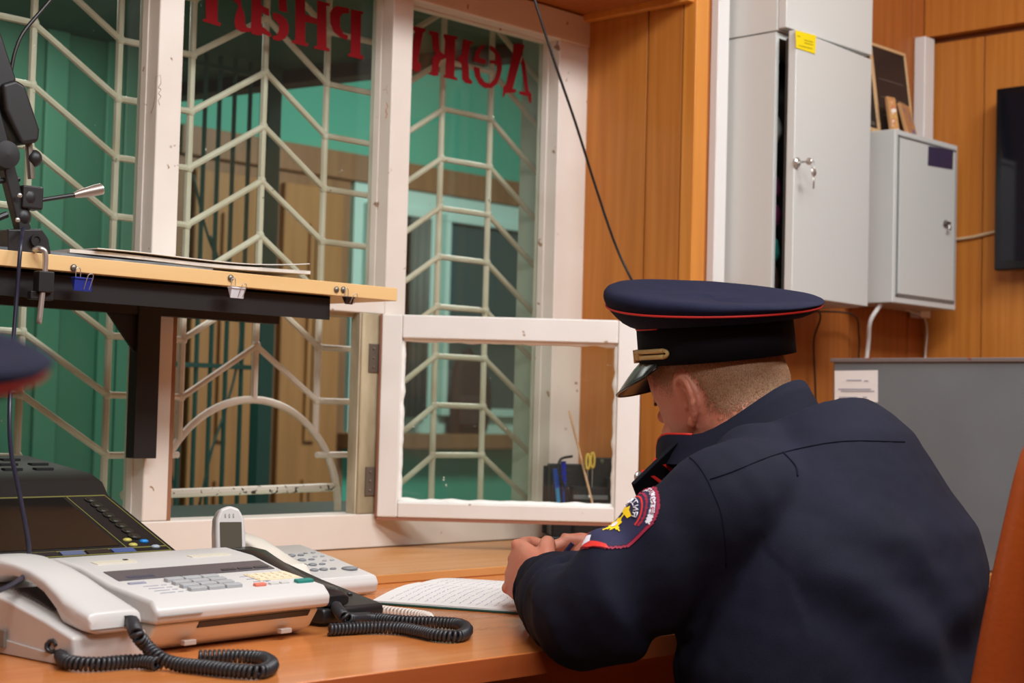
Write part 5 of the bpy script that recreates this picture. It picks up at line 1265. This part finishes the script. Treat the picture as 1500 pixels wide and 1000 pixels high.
def arc_text(text, u0, R_, h, m, lift, span):
    segs, Lw = strokes_text(text, h); tx_ = MB()
    for (x0, y0, x1, y1) in segs:
        pts = []
        for k in range(3):
            x = x0 + (x1 - x0) * k / 2; y = y0 + (y1 - y0) * k / 2; a = math.pi / 2 - (x / Lw - .5) * span
            pts.append(patch_pt(u0 + (R_ + y) * math.sin(a), (R_ + y) * math.cos(a) * TXS, lift))
        tx_.tube(pts, .00045 if h < .005 else .0007, 5)
    tx_.build('patch_lettering', m, pt_, smooth=True)
arc_text('РОССИЯ', .008, .0155, .0068, patch_wh, .0032, 2.3)
arc_text('ПОЛИЦИЯ', .014, .0345, .0040, maroon, .0032, 2.0)

# ---- trousers, shoes
tr_ = MB()
tr_.loft([ering((1.757, 1.04, z), X_, Y_, a, b) for z, a, b in ((.455, .165, .135), (.50, .178, .142), (.56, .172, .132), (.62, .165, .125))])
for sx in (-1, 1):
    hp, kn, an = legs[sx]
    p_ = bez([hp, hp.lerp(kn, .5), kn, kn.lerp(an, .5), an], 4); r_ = [.085] * 4 + [.075] * 4 + [.066] * 4 + [.056] * 5
    tr_.tube(p_, r_, 18)
remesh(tr_, .009, 4, 'trousers', trous, off)
for sx in (-1, 1):
    an = legs[sx][2]; rings = []
    for y, hw, h, zc in ((-.07, .025, .03, .035), (-.05, .036, .045, .045), (0, .040, .05, .05), (.06, .043, .034, .036), (.13, .046, .026, .028), (.18, .036, .020, .022), (.20, .018, .012, .016)):
        rings.append(ering((an.x, an.y + y, zc), X_, Z_, hw, h, 18, .8))
    MB().loft(rings).build('shoe', shoe_m, off, smooth=True)

# ---- peaked cap
cap = thing('peaked_cap_proxy', off.location) ; bpy.data.objects.remove(cap); del cap
bn = (Z_ + V((-.138, .042, 0))).normalized()                     # band axis
bF = (Y_ - bn * Y_.dot(bn)).normalized(); bL = bn.cross(bF) ; bL = -bL if bL.x > 0 else bL
BC = V((1.778, 1.330, 1.1185)); ba, bb = .1115, .0955; bh = .050
def bp(phi, h=0, grow=0): return BC + bF * ((ba + grow) * math.cos(phi)) + bL * ((bb + grow) * math.sin(phi)) + bn * h
rn_ = (Z_ + V((-.718, -.696, 0)) * .165 + V((.696, -.718, 0)) * -.060).normalized()
rF = (Y_ - rn_ * Y_.dot(rn_)).normalized(); rL = rn_.cross(rF); rL = -rL if rL.x > 0 else rL
RC = V((1.769, 1.333, 1.1925)); ra, rb_ = .155, .140
def rp(phi, k=1.0, h=0): 
    front = max(0, math.cos(phi)) ** 2
    return RC + rF * (ra * k * math.cos(phi)) + rL * (rb_ * k * math.sin(phi)) + rn_ * (h + .006 * front * k * k)
NP_ = 64; PH = [2 * math.pi * k / NP_ for k in range(NP_)]
crown = MB()
def TK(p): return .005 + .018 * (.5 + .5 * math.cos(p - .35)) ** .8
rings = [[bp(p, bh * .55) for p in PH]]
for t in (0, .25, .5, .75, .93): rings.append([bp(p, bh).lerp(rp(p, .972, -.004), t) + (V((0, 0, 1)) * (-.006 * math.sin(math.pi * t))) for p in PH])
for k, h in ((.972, -.002), (.99, .12), (1.0, .32), (1.004, .5), (.998, .72), (.975, .93), (.92, 1.05), (.8, 1.02), (.6, .85), (.4, .72), (.2, .66), (.02, .64)):
    rings.append([rp(p, k, (h if h < 0 else h * TK(p)) + .0015 * noise.noise(V((math.cos(p) * 2, math.sin(p) * 2, k * 3)))) for p in PH])
cap = crown.loft(rings).build('peaked_cap', navy_cap, off, smooth=True)
MB().loft([[bp(p, 0, 0) for p in PH], [bp(p, 0, .0015) for p in PH], [bp(p, bh * .5, .0018) for p in PH], [bp(p, bh * .98, .0012) for p in PH], [bp(p, bh, -.001) for p in PH], [bp(p, 0, -.003) for p in PH]], closed=True).build('cap_band', black_band, cap, smooth=True)
MB().tube([rp(p, .980, -.0022) for p in PH], .0016, 6, closed=True).build('red_piping', red, cap, smooth=True)
MB().tube([bp(p, bh, .0012) for p in [math.radians(a) for a in range(-78, 79, 6)]], .0014, 6).build('red_piping', red, cap, smooth=True)
# visor
vz = MB(); rings = []
A = [math.radians(a) for a in range(-74, 75, 4)]
def vis(phi, t, off_=0):
    e = math.cos(phi * math.pi / 2 / math.radians(74)) ** .6 if abs(phi) < math.radians(74) else 0
    b = bp(phi, .003, .0015); outd = (bF * math.cos(phi) * .9 + bL * math.sin(phi) * .35).normalized()
    return b + outd * (.046 * e * t) - bn * (.044 * e * t ** 1.15 + .004 * t) + V((0, 0, off_)) 
cols_ = []
for phi in A: cols_.append([vis(phi, t) for t in (0, .25, .5, .75, 1)] + [vis(phi, t, -.0022) for t in (1, .75, .5, .25, 0)])
MB().loft(cols_).build('visor', visor_m, cap, smooth='auto')
MB().tube([vis(p, 1.0, -.001) for p in A], .0017, 6).build('visor_rim', visor_m, cap, smooth=True)
# gold cord with end loops and buttons
for dh in (.0085, .0165):
    MB().tube([bp(math.radians(a), dh + .004 * math.sin(abs(a) / 84 * 1.4), .0045) for a in range(-84, 85, 4)], .0034, 8).build('gold_cord', gold, cap, smooth=True)
for s_ in (-1, 1):
    MB().tube([bp(math.radians(s_ * (84 + 3.2 * math.sin(t))), .0165 + .004 * math.cos(t), .0045) for t in [math.pi * k / 8 for k in range(9)]], .0028, 8).build('cord_loop', gold, cap, smooth=True)
    MB().sphere(bp(math.radians(s_ * 52), .0135, .005), .0062, seg=12, rn=8).build('cord_button', gold, cap, smooth=True)
    MB().tube([bp(math.radians(s_ * 40), .004, .005), bp(math.radians(s_ * 40), .022, .005)], .0042, 8).build('cord_slider', gold, cap, smooth=True)

# pen in the right hand
pd = (RTh + RT_[3]) / 2; pe = thing('ballpoint_pen', pd, 'dark ballpoint pen held in the right hand above the notebook', 'pen')
tipp = V((pd.x - .02, pd.y + .03, .768)); dirp = (pd - tipp).normalized()
MB().tube([tipp, tipp + dirp * .012, tipp + dirp * .03, tipp + dirp * .10], [.0008, .0034, .004, .0038], 12).build('barrel', mat('dark_blue_pen', (30, 34, 70), .3), pe, smooth='auto')

# ================================================================== LEATHER CHAIR behind the officer
lc = thing('office_chair', (1.84, .86, 0), 'orange-brown leather office chair at the right edge behind the officer', 'chair')
def chair_back():
    rings = []; n = 26
    for i in range(n + 1):
        t = i / n; z = .50 + t * .63; y = .872 - .07 * t - .06 * t * t
        hw = .245 * (1 - .10 * (1 - t)); top = max(0, (t - .78) / .22); hw *= math.sqrt(max(1 - top ** 2.2 * .999, 0.0005)) if top > 0 else 1
        if t < .1: hw *= .90 + t
        th = .048 * (1 - .35 * t)
        if top > 0: th *= max(.25, math.sqrt(1 - top * top * .9))
        cx = 1.852 - .0 * t + .02 * t
        ring = []
        for k in range(40):
            a = 2 * math.pi * k / 40; ca, sa = math.cos(a), math.sin(a)
            x = math.copysign(abs(ca) ** .45, ca) * hw; yy = math.copysign(abs(sa) ** .6, sa) * th
            yy += .10 * (x / .25) ** 2 * .35
            ring.append(V((cx + x, y + yy, z)))
        rings.append(ring)
    return MB().loft(rings)
RCH = Matrix.Rotation(math.radians(-6), 3, 'Z')
cbk = chair_back(); cc0 = V((1.62, .87, 0)); cbk.v = [RCH @ (p - cc0) + cc0 + V((.014, -.005, 0)) for p in cbk.v]
bk = cbk.build('backrest', leather, lc, smooth=True)
rings = [ering((1.80, 1.02, z), X_, Y_, a, b, 40, .55) for z, a, b in ((.375, .225, .20), (.385, .25, .225), (.42, .255, .23), (.450, .25, .225), (.458, .21, .19))]
MB().loft(rings).build('seat', leather, lc, smooth=True)
MB().beam((1.84, .83, .36), (1.86, .80, .66), .08, .02, (0, 1, 0)).build('back_bracket', black_st, lc, .003)
MB().tube([(1.80, 1.0, .07), (1.80, 1.0, .375)], .028, 16).build('gas_lift', metal_d, lc, smooth='auto')
for k in range(5):
    a = 2 * math.pi * k / 5 + .3; d = V((math.cos(a), math.sin(a), 0))
    lg = MB().beam(V((1.80, 1.0, .095)), V((1.80, 1.0, .075)) + d * .29, .045, .03).build('base_arm', black_pl, lc, .005)
    MB().lathe(V((1.80, 1.0, .028)) + d * .285 - d.cross(Z_) * .018, [(.001, 0), (.027, .001), (.028, .018), (.027, .035), (.001, .036)], d.cross(Z_), 16).build('castor', black_pl, lg, smooth='auto')
for sx in (-1, 1):
    x = 1.81 + sx * .285
    MB().tube(bez([(x, .86, .66), (x, 1.04, .67), (x, 1.07, .62), (x, 1.05, .46), (x - sx * .04, 1.03, .40)], 6), .018, 10).build('armrest', black_pl, lc, smooth=True)

# second officer, just left of the frame: only the rim of the cap shows in the photograph
o2 = thing('person', off.location.copy(), 'second person at the far left, only the blurred navy cap rim showing', 'person')
yc2 = HC.y - .02; xc2 = HC.x
b2 = head_mb()
b2.loft([ering((xc2, yc2 - .02, .90), X_, Y_, .085, .062), ering((xc2, yc2 - .015, .95), X_, Y_, .066, .062), ering(HP_(0, -.032, -.045), hsd, hf, .062, .066), ering(HP_(0, -.025, .03), hsd, hf, .05, .06)])
b2.loft([ering((xc2, yc2, z), X_, Y_, a, b) for z, a, b in ((.46, .15, .10), (.6, .14, .095), (.75, .15, .10), (.86, .155, .09), (.91, .10, .06))])
s2 = MB().loft([ering((xc2, yc2, z), X_, Y_, a, b, 36, .92) for z, a, b in ((.455, .19, .125), (.6, .18, .122), (.72, .188, .12), (.82, .195, .115), (.88, .185, .10), (.915, .14, .08), (.945, .085, .07), (.965, .068, .066))])
t2 = MB().loft([ering((xc2, yc2 + .01, z), X_, Y_, a, b) for z, a, b in ((.45, .165, .125), (.52, .17, .13), (.60, .16, .11))])
for sx in (-1, 1):
    S, E_, W_ = V((xc2 + sx * .185, yc2, .875)), V((xc2 + sx * .235, yc2 + .02, .64)), V((xc2 + sx * .13, yc2 + .23, .625))
    b2.tube(bez([S, E_, W_], 5), .034, 14); s2.tube(bez([S - V((sx * .06, 0, -.01)), S, S.lerp(E_, .5), E_, E_.lerp(W_, .5), W_], 5), [.062] * 12 + [.055] * 9 + [.046] * 5, 20)
    hand(b2, W_, W_ - E_, V((0, .1, 1)), V((sx * -1, .3, 0)), [(.25, .3, .2)] * 4, .4)
    hp = V((xc2 + sx * .09, yc2, .50)); kn = V((xc2 + sx * .13, yc2 + .42, .52)); an = V((xc2 + sx * .14, yc2 + .43, .10))
    b2.tube(bez([hp, kn, an], 8), .045, 14); t2.tube(bez([hp, hp.lerp(kn, .5), kn, kn.lerp(an, .5), an], 4), [.08] * 4 + [.072] * 4 + [.064] * 4 + [.055] * 5, 18)
    MB().loft([ering((an.x, an.y + y, zc), X_, Z_, hw, h, 18, .8) for y, hw, h, zc in ((-.07, .025, .03, .035), (0, .040, .05, .05), (.06, .043, .034, .036), (.13, .046, .026, .028), (.18, .036, .020, .022), (.20, .018, .012, .016))]).build('shoe', shoe_m, o2, smooth=True)
remesh(b2, .004, 3, 'body', skin, o2); remesh(s2, .008, 6, 'uniform_shirt', navy, o2); remesh(t2, .010, 4, 'trousers', trous, o2)
for o_ in list(off.children):
    if o_.name.split('.')[0] in ('peaked_cap', 'hair', 'eye', 'eyelid', 'eyebrow', 'lips'): copy_tree(o_, o2)
o2.scale = (.88, .88, .88); o2.rotation_euler = (0, 0, math.radians(50))
best = max((rotz(50) @ (rp(p) - off.location) for p in PH), key=lambda q: q.dot(RT)) * .88
tgt = atD(62, 552, .72)
o2.location = V((tgt.x - best.x, tgt.y - best.y, tgt.z - best.z))
